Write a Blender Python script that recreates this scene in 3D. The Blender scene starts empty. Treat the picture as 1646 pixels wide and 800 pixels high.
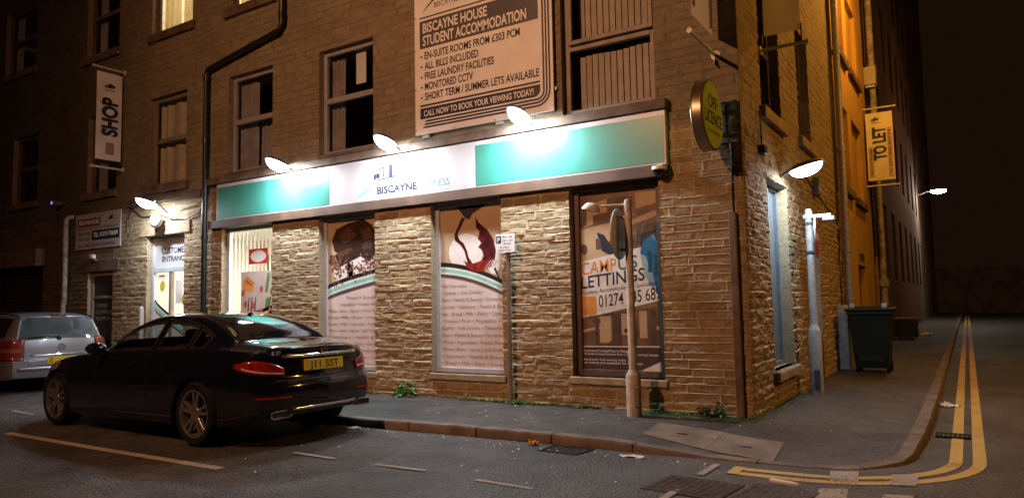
import bpy, bmesh, math, random
import numpy as np
from mathutils import Vector, Matrix
from mathutils.bvhtree import BVHTree

random.seed(7)
RNG = np.random.default_rng(11)
scene = bpy.context.scene
COL = scene.collection
R = math.radians

# ------------------------------------------------------------------ camera, world, exposure
cam_d = bpy.data.cameras.new('camera')
cam = bpy.data.objects.new('camera', cam_d)
COL.objects.link(cam)
cam_d.sensor_width = 36.0
cam_d.lens = 36.0 * 1151.0 / 1646.0
cam_d.clip_start = 0.05
cam_d.clip_end = 400
_r = ((0.8441484, 0.0578818, 0.5329758), (0.5357546, -0.0549056, -0.8425868), (-0.0195071, 0.9968125, -0.0773589))
cam.matrix_world = Matrix(((*_r[0], 2.0617), (*_r[1], -8.1775), (*_r[2], 1.3), (0, 0, 0, 1)))
scene.camera = cam

world = bpy.data.worlds.new('World')
scene.world = world
world.use_nodes = True
bg = world.node_tree.nodes['Background']
bg.inputs['Color'].default_value = (1.0, 0.40, 0.20, 1)
bg.inputs['Strength'].default_value = 0.009

scene.view_settings.view_transform = 'Standard'
scene.view_settings.look = 'None'
scene.view_settings.exposure = 0.0
scene.view_settings.gamma = 1.0
scene.cycles.max_bounces = 8
scene.cycles.transparent_max_bounces = 16
scene.cycles.caustics_reflective = False
scene.cycles.caustics_refractive = False
scene.cycles.sample_clamp_indirect = 4.0

FLOOD = 175.0          # watts of each flood lamp
SODIUM_FRONT = 1300.0   # watts of the street lamp across the road
SODIUM_SIDE = 760.0    # watts of the lamp on the side street
SODIUM = (1.0, 0.46, 0.22)
SODIUM_DEEP = (1.0, 0.44, 0.07)
SODIUM_OPPOSITE = 640.0 # watts of the lamp across the side street
WHITE = (0.82, 0.92, 1.0)

# ------------------------------------------------------------------ helpers
def tag(o, label=None, cat=None, group=None, kind=None):
    if label: o['label'] = label
    if cat: o['category'] = cat
    if group: o['group'] = group
    if kind: o['kind'] = kind
    return o

def empty(name, loc, label, cat, group=None, rz=0.0):
    o = bpy.data.objects.new(name, None)
    COL.objects.link(o)
    o.location = loc
    o.rotation_euler = (0, 0, rz)
    o.empty_display_size = 0.1
    tag(o, label, cat, group)
    return o

class NT:
    def __init__(s, m): s.t = m.node_tree; s.n = s.t.nodes; s.l = s.t.links
    def add(s, typ, **kw):
        n = s.n.new(typ)
        for k, v in kw.items(): setattr(n, k, v)
        return n
    def link(s, a, b): s.l.new(a, b)

def new_mat(name):
    m = bpy.data.materials.new(name)
    m.use_nodes = True
    t = NT(m)
    return m, t, t.n['Principled BSDF']

def mat(name, color, rough=0.6, metal=0.0, var=0.15, scale=6.0, bump=0.0, bscale=40.0, coat=0.0, spec=None, color2=None):
    """principled material with a little noise in colour, roughness and height"""
    m, t, p = new_mat(name)
    tc = t.add('ShaderNodeTexCoord')
    nz = t.add('ShaderNodeTexNoise')
    nz.inputs['Scale'].default_value = scale
    nz.inputs['Detail'].default_value = 6
    t.link(tc.outputs['Object'], nz.inputs['Vector'])
    mix = t.add('ShaderNodeMix', data_type='RGBA')
    c2 = color2 or tuple(max(0, c * (1 - var)) for c in color)
    c1 = color if color2 else tuple(min(1, c * (1 + var)) for c in color)
    mix.inputs[6].default_value = (*c1, 1)
    mix.inputs[7].default_value = (*c2, 1)
    rmp = t.add('ShaderNodeMapRange')
    rmp.inputs[1].default_value = 0.35; rmp.inputs[2].default_value = 0.65
    t.link(nz.outputs['Fac'], rmp.inputs[0])
    t.link(rmp.outputs[0], mix.inputs[0])
    t.link(mix.outputs[2], p.inputs['Base Color'])
    p.inputs['Roughness'].default_value = rough
    p.inputs['Metallic'].default_value = metal
    if coat:
        p.inputs['Coat Weight'].default_value = coat
        p.inputs['Coat Roughness'].default_value = 0.04
    if spec is not None: p.inputs['Specular IOR Level'].default_value = spec
    if bump:
        n2 = t.add('ShaderNodeTexNoise')
        n2.inputs['Scale'].default_value = bscale
        n2.inputs['Detail'].default_value = 5
        t.link(tc.outputs['Object'], n2.inputs['Vector'])
        b = t.add('ShaderNodeBump')
        b.inputs['Strength'].default_value = bump
        b.inputs['Distance'].default_value = 0.02
        t.link(n2.outputs['Fac'], b.inputs['Height'])
        t.link(b.outputs['Normal'], p.inputs['Normal'])
    return m

def emit(name, color, strength):
    m = bpy.data.materials.new(name)
    m.use_nodes = True
    t = NT(m)
    t.n.remove(t.n['Principled BSDF'])
    e = t.add('ShaderNodeEmission')
    e.inputs['Color'].default_value = (*color, 1)
    e.inputs['Strength'].default_value = strength
    t.link(e.outputs[0], t.n['Material Output'].inputs['Surface'])
    return m

def glass(name, tint=(0.9, 0.95, 0.95), rough=0.03, refl=1.0):
    m = bpy.data.materials.new(name)
    m.use_nodes = True
    t = NT(m)
    t.n.remove(t.n['Principled BSDF'])
    tr = t.add('ShaderNodeBsdfTransparent'); tr.inputs['Color'].default_value = (*tint, 1)
    gl = t.add('ShaderNodeBsdfGlossy'); gl.inputs['Roughness'].default_value = rough
    gl.inputs['Color'].default_value = (refl, refl, refl, 1)
    geo = t.add('ShaderNodeNewGeometry'); dot = t.add('ShaderNodeVectorMath', operation='DOT_PRODUCT')
    t.link(geo.outputs['Normal'], dot.inputs[0]); t.link(geo.outputs['Incoming'], dot.inputs[1])
    ab = t.add('ShaderNodeMath', operation='ABSOLUTE'); t.link(dot.outputs['Value'], ab.inputs[0])
    om = t.add('ShaderNodeMath', operation='SUBTRACT'); om.inputs[0].default_value = 1.0; t.link(ab.outputs[0], om.inputs[1])
    pw = t.add('ShaderNodeMath', operation='POWER'); pw.inputs[1].default_value = 5.0; t.link(om.outputs[0], pw.inputs[0])
    fr = t.add('ShaderNodeMath', operation='MULTIPLY_ADD'); fr.inputs[1].default_value = 0.94; fr.inputs[2].default_value = 0.06; t.link(pw.outputs[0], fr.inputs[0])
    mx = t.add('ShaderNodeMixShader')
    t.link(fr.outputs[0], mx.inputs[0]); t.link(tr.outputs[0], mx.inputs[1]); t.link(gl.outputs[0], mx.inputs[2])
    t.link(mx.outputs[0], t.n['Material Output'].inputs['Surface'])
    return m

def mesh_obj(name, verts, faces, material, parent=None, smooth=None, origin=None, midx=None, colors=None):
    if origin is None:
        origin = tuple(parent.matrix_world.translation) if False else (0, 0, 0)
    v = np.asarray(verts, dtype=float) - np.asarray(origin, dtype=float)
    me = bpy.data.meshes.new(name)
    me.from_pydata(v.tolist(), [], [list(map(int, f)) for f in faces])
    mats = material if isinstance(material, (list, tuple)) else [material]
    for m in mats: me.materials.append(m)
    if midx is not None: me.polygons.foreach_set('material_index', np.asarray(midx, dtype=np.int32))
    if colors is not None:
        at = me.color_attributes.new('tint', 'FLOAT_COLOR', 'POINT')
        at.data.foreach_set('color', np.asarray(colors, dtype=np.float32).ravel())
    me.update()
    if smooth is not None:
        me.polygons.foreach_set('use_smooth', np.ones(len(me.polygons), dtype=bool))
        if smooth < 180: me.set_sharp_from_angle(angle=R(smooth))
    o = bpy.data.objects.new(name, me)
    COL.objects.link(o)
    if parent is not None: o.parent = parent
    return o

def quad_mesh(name, verts, quads, material, parent=None, smooth=None, colors=None):
    """fast build of an all-quad mesh from numpy arrays"""
    me = bpy.data.meshes.new(name)
    nv, nf = len(verts), len(quads)
    me.vertices.add(nv); me.loops.add(nf * 4); me.polygons.add(nf)
    me.vertices.foreach_set('co', np.asarray(verts, dtype=np.float32).ravel())
    me.loops.foreach_set('vertex_index', np.asarray(quads, dtype=np.int32).ravel())
    me.polygons.foreach_set('loop_start', np.arange(0, nf * 4, 4, dtype=np.int32))
    me.materials.append(material)
    if colors is not None:
        at = me.color_attributes.new('tint', 'FLOAT_COLOR', 'POINT')
        at.data.foreach_set('color', np.asarray(colors, dtype=np.float32).ravel())
    me.update(calc_edges=True)
    me.validate()
    if smooth is not None:
        me.polygons.foreach_set('use_smooth', np.ones(len(me.polygons), dtype=bool))
        if smooth < 180: me.set_sharp_from_angle(angle=R(smooth))
    o = bpy.data.objects.new(name, me)
    COL.objects.link(o)
    if parent is not None: o.parent = parent
    return o

class MB:
    """collects primitive shapes and links them as ONE mesh object"""
    def __init__(s): s.v = []; s.f = []; s.m = []; s.cur = 0; s.marks = []
    def add(s, verts, faces):
        b = len(s.v)
        s.v.extend([tuple(map(float, p)) for p in verts])
        for f in faces: s.f.append([b + i for i in f]); s.m.append(s.cur)
    def box(s, lo, hi, bev=0.0):
        x0, y0, z0 = lo; x1, y1, z1 = hi
        if bev > 0:
            bm = bmesh.new()
            vs = [bm.verts.new(p) for p in ((x0,y0,z0),(x1,y0,z0),(x1,y1,z0),(x0,y1,z0),(x0,y0,z1),(x1,y0,z1),(x1,y1,z1),(x0,y1,z1))]
            for f in ((3,2,1,0),(4,5,6,7),(0,1,5,4),(1,2,6,5),(2,3,7,6),(3,0,4,7)): bm.faces.new([vs[i] for i in f])
            bmesh.ops.bevel(bm, geom=list(bm.edges), offset=bev, segments=2, affect='EDGES', profile=0.5)
            bm.verts.index_update()
            s.add([v.co[:] for v in bm.verts], [[v.index for v in f.verts] for f in bm.faces])
            bm.free(); return
        s.add([(x0,y0,z0),(x1,y0,z0),(x1,y1,z0),(x0,y1,z0),(x0,y0,z1),(x1,y0,z1),(x1,y1,z1),(x0,y1,z1)],
              [(3,2,1,0),(4,5,6,7),(0,1,5,4),(1,2,6,5),(2,3,7,6),(3,0,4,7)])
    def cyl(s, a, b, r, r2=None, n=16, caps=True):
        a = Vector(a); b = Vector(b); r2 = r if r2 is None else r2
        d = (b - a).normalized()
        u = d.orthogonal().normalized(); w = d.cross(u)
        vs = []
        for p, rr in ((a, r), (b, r2)):
            for i in range(n):
                t = 2 * math.pi * i / n
                vs.append(p + (u * math.cos(t) + w * math.sin(t)) * rr)
        fs = [(i, (i + 1) % n, n + (i + 1) % n, n + i) for i in range(n)]
        if caps: fs += [tuple(range(n - 1, -1, -1)), tuple(range(n, 2 * n))]
        s.add(vs, fs)
    def tube(s, pts, r, n=10, closed=False):
        pts = [Vector(p) for p in pts]
        N = len(pts); vs = []; fs = []
        prev = None
        for i, p in enumerate(pts):
            if closed: d = pts[(i + 1) % N] - pts[i - 1]
            else: d = pts[min(i + 1, N - 1)] - pts[max(i - 1, 0)]
            d = d.normalized()
            if prev is None: u = d.orthogonal().normalized()
            else:
                u = prev - d * prev.dot(d)
                u = u.normalized() if u.length > 1e-6 else d.orthogonal().normalized()
            prev = u; w = d.cross(u)
            for k in range(n):
                t = 2 * math.pi * k / n
                vs.append(p + (u * math.cos(t) + w * math.sin(t)) * r)
        for i in range(N if closed else N - 1):
            j = (i + 1) % N
            for k in range(n): fs.append((i*n+k, i*n+(k+1)%n, j*n+(k+1)%n, j*n+k))
        if not closed: fs += [tuple(range(n - 1, -1, -1)), tuple(range((N - 1) * n, N * n))]
        s.add(vs, fs)
    def lathe(s, prof, org, axis=(0, 0, 1), n=24, caps=True):
        """profile of (radius, height) round an axis"""
        org = Vector(org); d = Vector(axis).normalized()
        u = d.orthogonal().normalized(); w = d.cross(u)
        vs = []; fs = []
        for r, h in prof:
            for k in range(n):
                t = 2 * math.pi * k / n
                vs.append(org + d * h + (u * math.cos(t) + w * math.sin(t)) * r)
        for i in range(len(prof) - 1):
            for k in range(n): fs.append((i*n+k, i*n+(k+1)%n, (i+1)*n+(k+1)%n, (i+1)*n+k))
        if caps: fs += [tuple(range(n - 1, -1, -1)), tuple(range((len(prof) - 1) * n, len(prof) * n))]
        s.add(vs, fs)
    def prism(s, poly, fr, t0, t1):
        """2-D polygon (u, v) in the frame fr = (origin, u, v, w), between w = t0 and w = t1"""
        o, u, v, w = [Vector(q) for q in fr]
        n = len(poly)
        vs = [o + u * a + v * b + w * t0 for a, b in poly] + [o + u * a + v * b + w * t1 for a, b in poly]
        fs = [tuple(range(n - 1, -1, -1)), tuple(range(n, 2 * n))] + [(i, (i + 1) % n, n + (i + 1) % n, n + i) for i in range(n)]
        s.add(vs, fs)
    def flat(s, poly, fr, t=0.0):
        o, u, v, w = [Vector(q) for q in fr]
        s.add([o + u * a + v * b + w * t for a, b in poly], [tuple(range(len(poly)))])
    def band(s, lo, hi, fr, t=0.0):
        """strip between two polylines of (u, v)"""
        o, u, v, w = [Vector(q) for q in fr]
        n = len(lo)
        vs = [o + u * a + v * b + w * t for a, b in lo] + [o + u * a + v * b + w * t for a, b in hi]
        s.add(vs, [(i, i + 1, n + i + 1, n + i) for i in range(n - 1)])
    def build(s, name, material, parent=None, smooth=None, origin=(0, 0, 0), bevel=0.0):
        mats = material if isinstance(material, (list, tuple)) else [material]
        if name == 'lettering' and s.marks and (len(s.marks) > 1 or s.marks[0][1] < len(s.f)):
            used = set()                      # every line of writing is a part of its own, rules and bullets another
            for v0, nv, f0, nf in [(a[2], a[3], a[0], a[1]) for a in s.marks]:
                o = mesh_obj(name, s.v[v0:v0+nv], [[i-v0 for i in f] for f in s.f[f0:f0+nf]], mats, parent, smooth, origin)
                used.update(range(f0, f0+nf))
            rest = [f for i, f in enumerate(s.f) if i not in used]
            if rest:
                ids = sorted({i for f in rest for i in f}); mp = {q: k for k, q in enumerate(ids)}
                o = mesh_obj('printed_mark', [s.v[i] for i in ids], [[mp[i] for i in f] for f in rest], mats, parent, smooth, origin)
            return o
        o = mesh_obj(name, s.v, s.f, mats, parent, smooth, origin, midx=s.m)
        if bevel:
            b = o.modifiers.new('bevel', 'BEVEL'); b.width = bevel; b.segments = 2; b.limit_method = 'ANGLE'; b.angle_limit = R(40)
        return o

# ------------------------------------------------------------------ lettering
_glyph = {}
def glyphs(txt, bold):
    key = (txt, bold)
    if key in _glyph: return _glyph[key]
    c = bpy.data.curves.new('lettering', 'FONT')
    c.body = txt; c.size = 1.0; c.offset = bold; c.resolution_u = 3
    o = bpy.data.objects.new('lettering', c)
    COL.objects.link(o)
    dg = bpy.context.evaluated_depsgraph_get(); dg.update()
    me = bpy.data.meshes.new_from_object(o.evaluated_get(dg))
    v = np.array([p.co[:] for p in me.vertices]).reshape(-1, 3)[:, :2]
    f = [list(p.vertices) for p in me.polygons]
    bpy.data.objects.remove(o); bpy.data.curves.remove(c); bpy.data.meshes.remove(me)
    _glyph[key] = (v, f)
    return v, f

CAP = None
def text(mb, txt, fr, u0, v0, height, width=None, t=0.0, bold=0.0, slope=0.0, align='l'):
    """text on the frame fr with its baseline starting at (u0, v0); cap height and total width in metres"""
    global CAP
    if CAP is None:
        vv, _ = glyphs('H', 0.0); CAP = vv[:, 1].max()
    v, f = glyphs(txt, bold)
    v = v.copy()
    k = height / CAP
    w0 = v[:, 0].max() - v[:, 0].min()
    v[:, 0] -= v[:, 0].min()
    sx = (width / w0) if width else k
    v[:, 0] *= sx; v[:, 1] *= k
    if align == 'c': v[:, 0] -= (w0 * sx) / 2
    v[:, 1] += v[:, 0] * slope
    o, u, vv, w = [np.array(q, dtype=float) for q in fr]
    P = o + np.outer(v[:, 0] + u0, u) + np.outer(v[:, 1] + v0, vv) + w * t
    mb.marks.append((len(mb.f), len(f), len(mb.v), len(P)))
    mb.add(P.tolist(), f)

def front_frame(y): return ((0, y, 0), (1, 0, 0), (0, 0, 1), (0, -1, 0))
def rrect(u0, v0, u1, v1, r, n=6):
    out = []
    for cx, cy, a0 in ((u1 - r, v1 - r, 0), (u0 + r, v1 - r, 90), (u0 + r, v0 + r, 180), (u1 - r, v0 + r, 270)):
        for i in range(n + 1):
            a = R(a0 + 90 * i / n); out.append((cx + r * math.cos(a), cy + r * math.sin(a)))
    return out
def ellipse(cx, cy, rx, ry, n=28, rot=0.0):
    return [(cx + rx*math.cos(2*math.pi*i/n)*math.cos(rot) - ry*math.sin(2*math.pi*i/n)*math.sin(rot),
             cy + rx*math.cos(2*math.pi*i/n)*math.sin(rot) + ry*math.sin(2*math.pi*i/n)*math.cos(rot)) for i in range(n)]
def blob(cx, cy, r, n=14, jag=0.3, rnd=random):
    return [(cx + r*(1+rnd.uniform(-jag,jag))*math.cos(2*math.pi*i/n), cy + r*(1+rnd.uniform(-jag,jag))*math.sin(2*math.pi*i/n)) for i in range(n)]
def rect(u0, v0, u1, v1): return [(u0, v0), (u1, v0), (u1, v1), (u0, v1)]

# ------------------------------------------------------------------ numpy noise for stonework
_lat = RNG.random((256, 256))
def vnoise(x, y):
    xi = np.floor(x).astype(int); yi = np.floor(y).astype(int)
    fx = x - xi; fy = y - yi
    fx = fx*fx*(3-2*fx); fy = fy*fy*(3-2*fy)
    a = _lat[yi & 255, xi & 255]; b = _lat[yi & 255, (xi+1) & 255]
    c = _lat[(yi+1) & 255, xi & 255]; d = _lat[(yi+1) & 255, (xi+1) & 255]
    return (a*(1-fx)+b*fx)*(1-fy) + (c*(1-fx)+d*fx)*fy
def fbm(x, y, o=4):
    s = 0; a = 0.5
    for k in range(o):
        s = s + a * vnoise(x*2**k + 17*k, y*2**k + 31*k); a *= 0.5
    return s
def sstep(a, b, x):
    t = np.clip((x-a)/(b-a), 0, 1); return t*t*(3-2*t)

class Courses:
    """random coursed stonework: heights of the courses and the joints in each"""
    def __init__(s, z1, seed, hmin, hmax, lmin, lmax, u0, u1):
        g = np.random.default_rng(seed)
        zs = [-0.05]
        while zs[-1] < z1: zs.append(zs[-1] + g.uniform(hmin, hmax))
        s.zs = np.array(zs)
        s.joints = []; s.rnd = []
        for k in range(len(zs)):
            us = [u0 - g.uniform(0, lmax)]
            while us[-1] < u1 + lmax: us.append(us[-1] + g.uniform(lmin, lmax))
            s.joints.append(np.array(us)); s.rnd.append(g.random((len(us) + 1, 5)))
    def eval(s, U, Z):
        wob = (fbm(U*1.7+3, Z*1.7, 3) - 0.45) * 0.035
        Zw = Z + wob
        k = np.clip(np.searchsorted(s.zs, Zw, side='right') - 1, 0, len(s.zs) - 2)
        dz = np.minimum(Zw - s.zs[k], s.zs[k+1] - Zw)
        du = np.zeros_like(U); q = np.zeros(U.shape + (5,))
        ulo = np.zeros_like(U); uhi = np.zeros_like(U)
        for c in np.unique(k):
            m = k == c
            j = np.clip(np.searchsorted(s.joints[c], U[m], side='right') - 1, 0, len(s.joints[c]) - 2)
            a = s.joints[c][j]; b = s.joints[c][j+1]
            du[m] = np.minimum(U[m]-a, b-U[m]); q[m] = s.rnd[c][j]
            ulo[m] = (U[m]-a)/(b-a)
        v = (Zw - s.zs[k])/(s.zs[k+1]-s.zs[k])
        return dz, du, q, ulo, v

def breaks(a, b, step, cuts):
    pts = sorted({a, b, *[c for c in cuts if a < c < b]})
    out = []
    for p, q in zip(pts[:-1], pts[1:]):
        n = max(1, int(round((q-p)/step)))
        out.extend(np.linspace(p, q, n, endpoint=False).tolist())
    return np.array(out + [b])

def wall_sheet(name, u0, u1, z0, z1, du, dz, openings, hfun, to_world, depth, material, parent, reveal_col=(0.34,0.26,0.17), pin=None):
    """relief sheet of a wall: hfun(U, Z) -> (height, colour); openings are cut and their reveals turned in"""
    us = breaks(u0, u1, du, [o[0] for o in openings] + [o[1] for o in openings])
    zs = breaks(z0, z1, dz, [o[2] for o in openings] + [o[3] for o in openings])
    U, Z = np.meshgrid(us, zs)
    H, C = hfun(U, Z)
    if pin is not None: H = H * pin(U, Z)
    nz, nu = U.shape
    P = to_world(U.ravel(), H.ravel(), Z.ravel())
    cu = (us[:-1]+us[1:])/2; cz = (zs[:-1]+zs[1:])/2
    K = np.ones((nz-1, nu-1), bool)
    for a, b, c, d in openings:
        K &= ~(((cu > a) & (cu < b))[None, :] & ((cz > c) & (cz < d))[:, None])
    idx = np.arange(nz*nu).reshape(nz, nu)
    jj, ii = np.nonzero(K)
    Q = np.stack([idx[jj, ii], idx[jj, ii+1], idx[jj+1, ii+1], idx[jj+1, ii]], 1)
    cols = np.concatenate([C.reshape(-1, 3), np.ones((nz*nu, 1))], 1)
    verts = [P]; quads = [Q]; colors = [cols]
    base = nz*nu
    E = []
    # vertical edges
    d = K[:, :-1] != K[:, 1:]
    j, i = np.nonzero(d)
    left = K[j, i]
    a = idx[j, i+1]; b = idx[j+1, i+1]
    E.append(np.where(left[:, None], np.stack([b, a], 1), np.stack([a, b], 1)))
    d = K[:-1, :] != K[1:, :]
    j, i = np.nonzero(d)
    low = K[j, i]
    a = idx[j+1, i]; b = idx[j+1, i+1]
    E.append(np.where(low[:, None], np.stack([a, b], 1), np.stack([b, a], 1)))
    E = np.concatenate(E)
    if len(E) and depth > 0:
        Uf = U.ravel(); Zf = Z.ravel(); Hf = H.ravel()
        n = len(E)
        fa = to_world(Uf[E[:, 0]], Hf[E[:, 0]], Zf[E[:, 0]]); fb = to_world(Uf[E[:, 1]], Hf[E[:, 1]], Zf[E[:, 1]])
        ba = to_world(Uf[E[:, 0]], np.full(n, -depth), Zf[E[:, 0]]); bb = to_world(Uf[E[:, 1]], np.full(n, -depth), Zf[E[:, 1]])
        verts.append(np.concatenate([fa, fb, bb, ba]))
        r = np.arange(n)
        quads.append(np.stack([base+r, base+n+r, base+2*n+r, base+3*n+r], 1))
        zz = np.tile(Zf[E[:, 0]], 4); uu = np.tile(Uf[E[:, 0]], 4)
        tone = 0.85 + 0.3*fbm(uu*3, zz*6, 3)
        joint = np.where((np.abs((zz/0.29) % 1 - 0.5) > 0.475), 0.7, 1.0)
        rc = np.array(reveal_col)[None, :]*(tone*joint)[:, None]
        colors.append(np.concatenate([rc, np.ones((4*n, 1))], 1))
    return quad_mesh(name, np.concatenate(verts), np.concatenate(quads), material, parent, smooth=50, colors=np.concatenate(colors))

def stone_mat(name, rough=0.85, bump=0.35):
    m, t, p = new_mat(name)
    at = t.add('ShaderNodeAttribute', attribute_name='tint')
    tc = t.add('ShaderNodeTexCoord')
    n1 = t.add('ShaderNodeTexNoise'); n1.inputs['Scale'].default_value = 35; n1.inputs['Detail'].default_value = 8; n1.inputs['Roughness'].default_value = 0.7
    t.link(tc.outputs['Object'], n1.inputs['Vector'])
    mr = t.add('ShaderNodeMapRange'); mr.inputs[1].default_value = 0.3; mr.inputs[2].default_value = 0.7; mr.inputs[3].default_value = 0.65; mr.inputs[4].default_value = 1.3
    t.link(n1.outputs['Fac'], mr.inputs[0])
    mul = t.add('ShaderNodeVectorMath', operation='MULTIPLY')
    t.link(at.outputs['Color'], mul.inputs[0]); t.link(mr.outputs[0], mul.inputs[1])
    t.link(mul.outputs[0], p.inputs['Base Color'])
    p.inputs['Roughness'].default_value = rough
    p.inputs['Specular IOR Level'].default_value = 0.25
    b = t.add('ShaderNodeBump'); b.inputs['Strength'].default_value = bump; b.inputs['Distance'].default_value = 0.012
    n2 = t.add('ShaderNodeTexNoise'); n2.inputs['Scale'].default_value = 90; n2.inputs['Detail'].default_value = 6
    t.link(tc.outputs['Object'], n2.inputs['Vector'])
    t.link(n2.outputs['Fac'], b.inputs['Height']); t.link(b.outputs['Normal'], p.inputs['Normal'])
    return m

# ------------------------------------------------------------------ materials
M = {}
M['stone'] = stone_mat('sandstone')
M['trim'] = mat('painted stone trim', (0.125, 0.085, 0.058), 0.8, var=0.35, scale=5, bump=0.25, bscale=25)
M['lintel'] = mat('brown painted lintel', (0.10, 0.055, 0.034), 0.6, var=0.25, scale=3, bump=0.1)
M['sill'] = mat('sandstone sill', (0.30, 0.22, 0.13), 0.85, var=0.25, scale=6, bump=0.3)
M['upvc'] = mat('grey window frame', (0.30, 0.29, 0.29), 0.45, var=0.1)
M['upvc_brown'] = mat('weathered window frame', (0.24, 0.20, 0.17), 0.55, var=0.2)
M['alu'] = mat('pale aluminium frame', (0.45, 0.48, 0.52), 0.4, var=0.08)
M['frame_dark'] = mat('dark brown window frame', (0.10, 0.07, 0.055), 0.5, var=0.2)
M['black'] = mat('black plastic', (0.012, 0.012, 0.013), 0.4, var=0.2)
M['iron'] = mat('black painted iron', (0.014, 0.013, 0.013), 0.35, var=0.3, scale=12, bump=0.1)
M['glass'] = glass('window glass', (0.85, 0.88, 0.9))
M['glass_clear'] = glass('shop glass', (0.95, 0.97, 0.97))
M['curtain'] = mat('curtain cloth', (0.32, 0.28, 0.26), 0.9, var=0.2)
M['blind'] = mat('vertical blind cloth', (0.62, 0.52, 0.40), 0.8, var=0.1)
M['dark'] = mat('dark interior', (0.02, 0.018, 0.017), 0.9)
M['white_sign'] = mat('white sign face', (0.54, 0.52, 0.54), 0.35, var=0.03, scale=2, coat=0.15)
M['board'] = mat('white aluminium board', (0.84, 0.84, 0.84), 0.5, var=0.06, scale=2)
M['teal'] = mat('teal sign face', (0.055, 0.27, 0.215), 0.32, var=0.05, scale=2, coat=0.2)
M['navy'] = mat('navy print', (0.02, 0.022, 0.045), 0.5, var=0.1)
M['grey_print'] = mat('grey print', (0.075, 0.072, 0.082), 0.5, var=0.1)
M['light_grey_print'] = mat('pale grey print', (0.42, 0.41, 0.41), 0.5, var=0.1)
M['ink'] = mat('black print', (0.008, 0.008, 0.009), 0.5)
M['teal_print'] = mat('pale teal print', (0.25, 0.62, 0.52), 0.45)
M['poster_pale'] = mat('pale window print', (0.72, 0.61, 0.57), 0.3, var=0.05, coat=0.3)
M['poster_beige'] = mat('beige window print', (0.50, 0.37, 0.24), 0.35, var=0.06, scale=1.5, coat=0.3)
M['poster_cream'] = mat('cream window print', (0.78, 0.74, 0.70), 0.35, var=0.04, coat=0.3)
M['poster_white'] = mat('white window print', (0.86, 0.82, 0.78), 0.35, coat=0.2)
M['choc'] = mat('chocolate brown print', (0.045, 0.020, 0.013), 0.4, var=0.4, scale=30)
M['choc2'] = mat('lighter chocolate print', (0.11, 0.052, 0.034), 0.4, var=0.4, scale=35)
M['choc3'] = mat('cocoa crumb print', (0.19, 0.075, 0.045), 0.4, var=0.5, scale=60)
M['wine'] = mat('dark wine print', (0.075, 0.008, 0.010), 0.35, var=0.6, scale=9)
M['wine2'] = mat('red wine print', (0.26, 0.022, 0.018), 0.35, var=0.5, scale=14)
M['row_ink'] = mat('grey word print', (0.28, 0.25, 0.26), 0.5)
M['orange_print'] = mat('orange print', (0.80, 0.34, 0.08), 0.4)
M['teal_dark'] = mat('petrol print', (0.07, 0.16, 0.20), 0.4)
M['blue_print'] = mat('blue print', (0.10, 0.28, 0.45), 0.4)
M['brown_print'] = mat('brown print', (0.10, 0.060, 0.045), 0.45, var=0.4, scale=4)
M['brown_print2'] = mat('mid brown print', (0.22, 0.125, 0.07), 0.45, var=0.3, scale=3)
M['tan_print'] = mat('tan print', (0.52, 0.36, 0.22), 0.45, var=0.15, scale=2)
M['plum_print'] = mat('plum print', (0.075, 0.045, 0.05), 0.45, var=0.15)
M['red'] = mat('red print', (0.55, 0.03, 0.02), 0.4)
M['green_print'] = mat('green print', (0.16, 0.30, 0.10), 0.4)
M['yellow_sticker'] = mat('yellow sticker', (0.62, 0.52, 0.05), 0.5)
M['lime'] = mat('lime sign face', (0.40, 0.56, 0.06), 0.35, var=0.1)
M['steel'] = mat('brushed steel', (0.45, 0.42, 0.40), 0.35, metal=0.9, var=0.1)
M['rim_steel'] = mat('dull steel rim', (0.30, 0.24, 0.17), 0.35, metal=0.85, var=0.2)
M['galv'] = mat('galvanised steel', (0.42, 0.43, 0.45), 0.5, metal=0.35, var=0.2, scale=14, bump=0.08)
M['pole_paint'] = mat('weathered pale pole paint', (0.46, 0.40, 0.34), 0.6, var=0.25, scale=10, bump=0.12)
M['pole_brown'] = mat('dull brown post paint', (0.17, 0.12, 0.085), 0.6, var=0.25)
M['pipe_pale'] = mat('chipped cream pipe paint', (0.34, 0.29, 0.24), 0.7, var=0.4, scale=8, bump=0.2)
M['pipe_brown'] = mat('brown metal cover', (0.13, 0.085, 0.055), 0.45, var=0.3, scale=5)
M['banner'] = mat('banner cloth', (0.66, 0.60, 0.55), 0.75, var=0.08, scale=3)
def cloth_mat(name, col):
    m = mat(name, col, 0.8, var=0.08, scale=3); t = NT(m); p = t.n['Principled BSDF']
    tl = t.add('ShaderNodeBsdfTranslucent'); tl.inputs['Color'].default_value = (*col, 1); mx = t.add('ShaderNodeMixShader'); mx.inputs[0].default_value = 0.45
    t.link(p.outputs[0], mx.inputs[1]); t.link(tl.outputs[0], mx.inputs[2]); t.link(mx.outputs[0], t.n['Material Output'].inputs['Surface'])
    return m
M['banner_thick'] = mat('thick banner cloth', (0.80, 0.76, 0.72), 0.7, var=0.08, scale=3)
M['banner_yellow'] = mat('cream banner cloth', (0.72, 0.66, 0.42), 0.7, var=0.08, scale=3)
M['banner'] = cloth_mat('banner cloth', (0.66, 0.60, 0.54))
M['banner_bar'] = mat('white banner arm', (0.62, 0.58, 0.52), 0.45, var=0.15)
M['ochre'] = mat('ochre render', (0.46, 0.27, 0.06), 0.85, var=0.12, scale=1.2, bump=0.12, bscale=60)
M['roof'] = mat('slate roof', (0.05, 0.05, 0.055), 0.7, var=0.3, scale=4)
M['bulb_off'] = mat('opal glass globe', (0.75, 0.75, 0.72), 0.25, coat=0.3)
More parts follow.
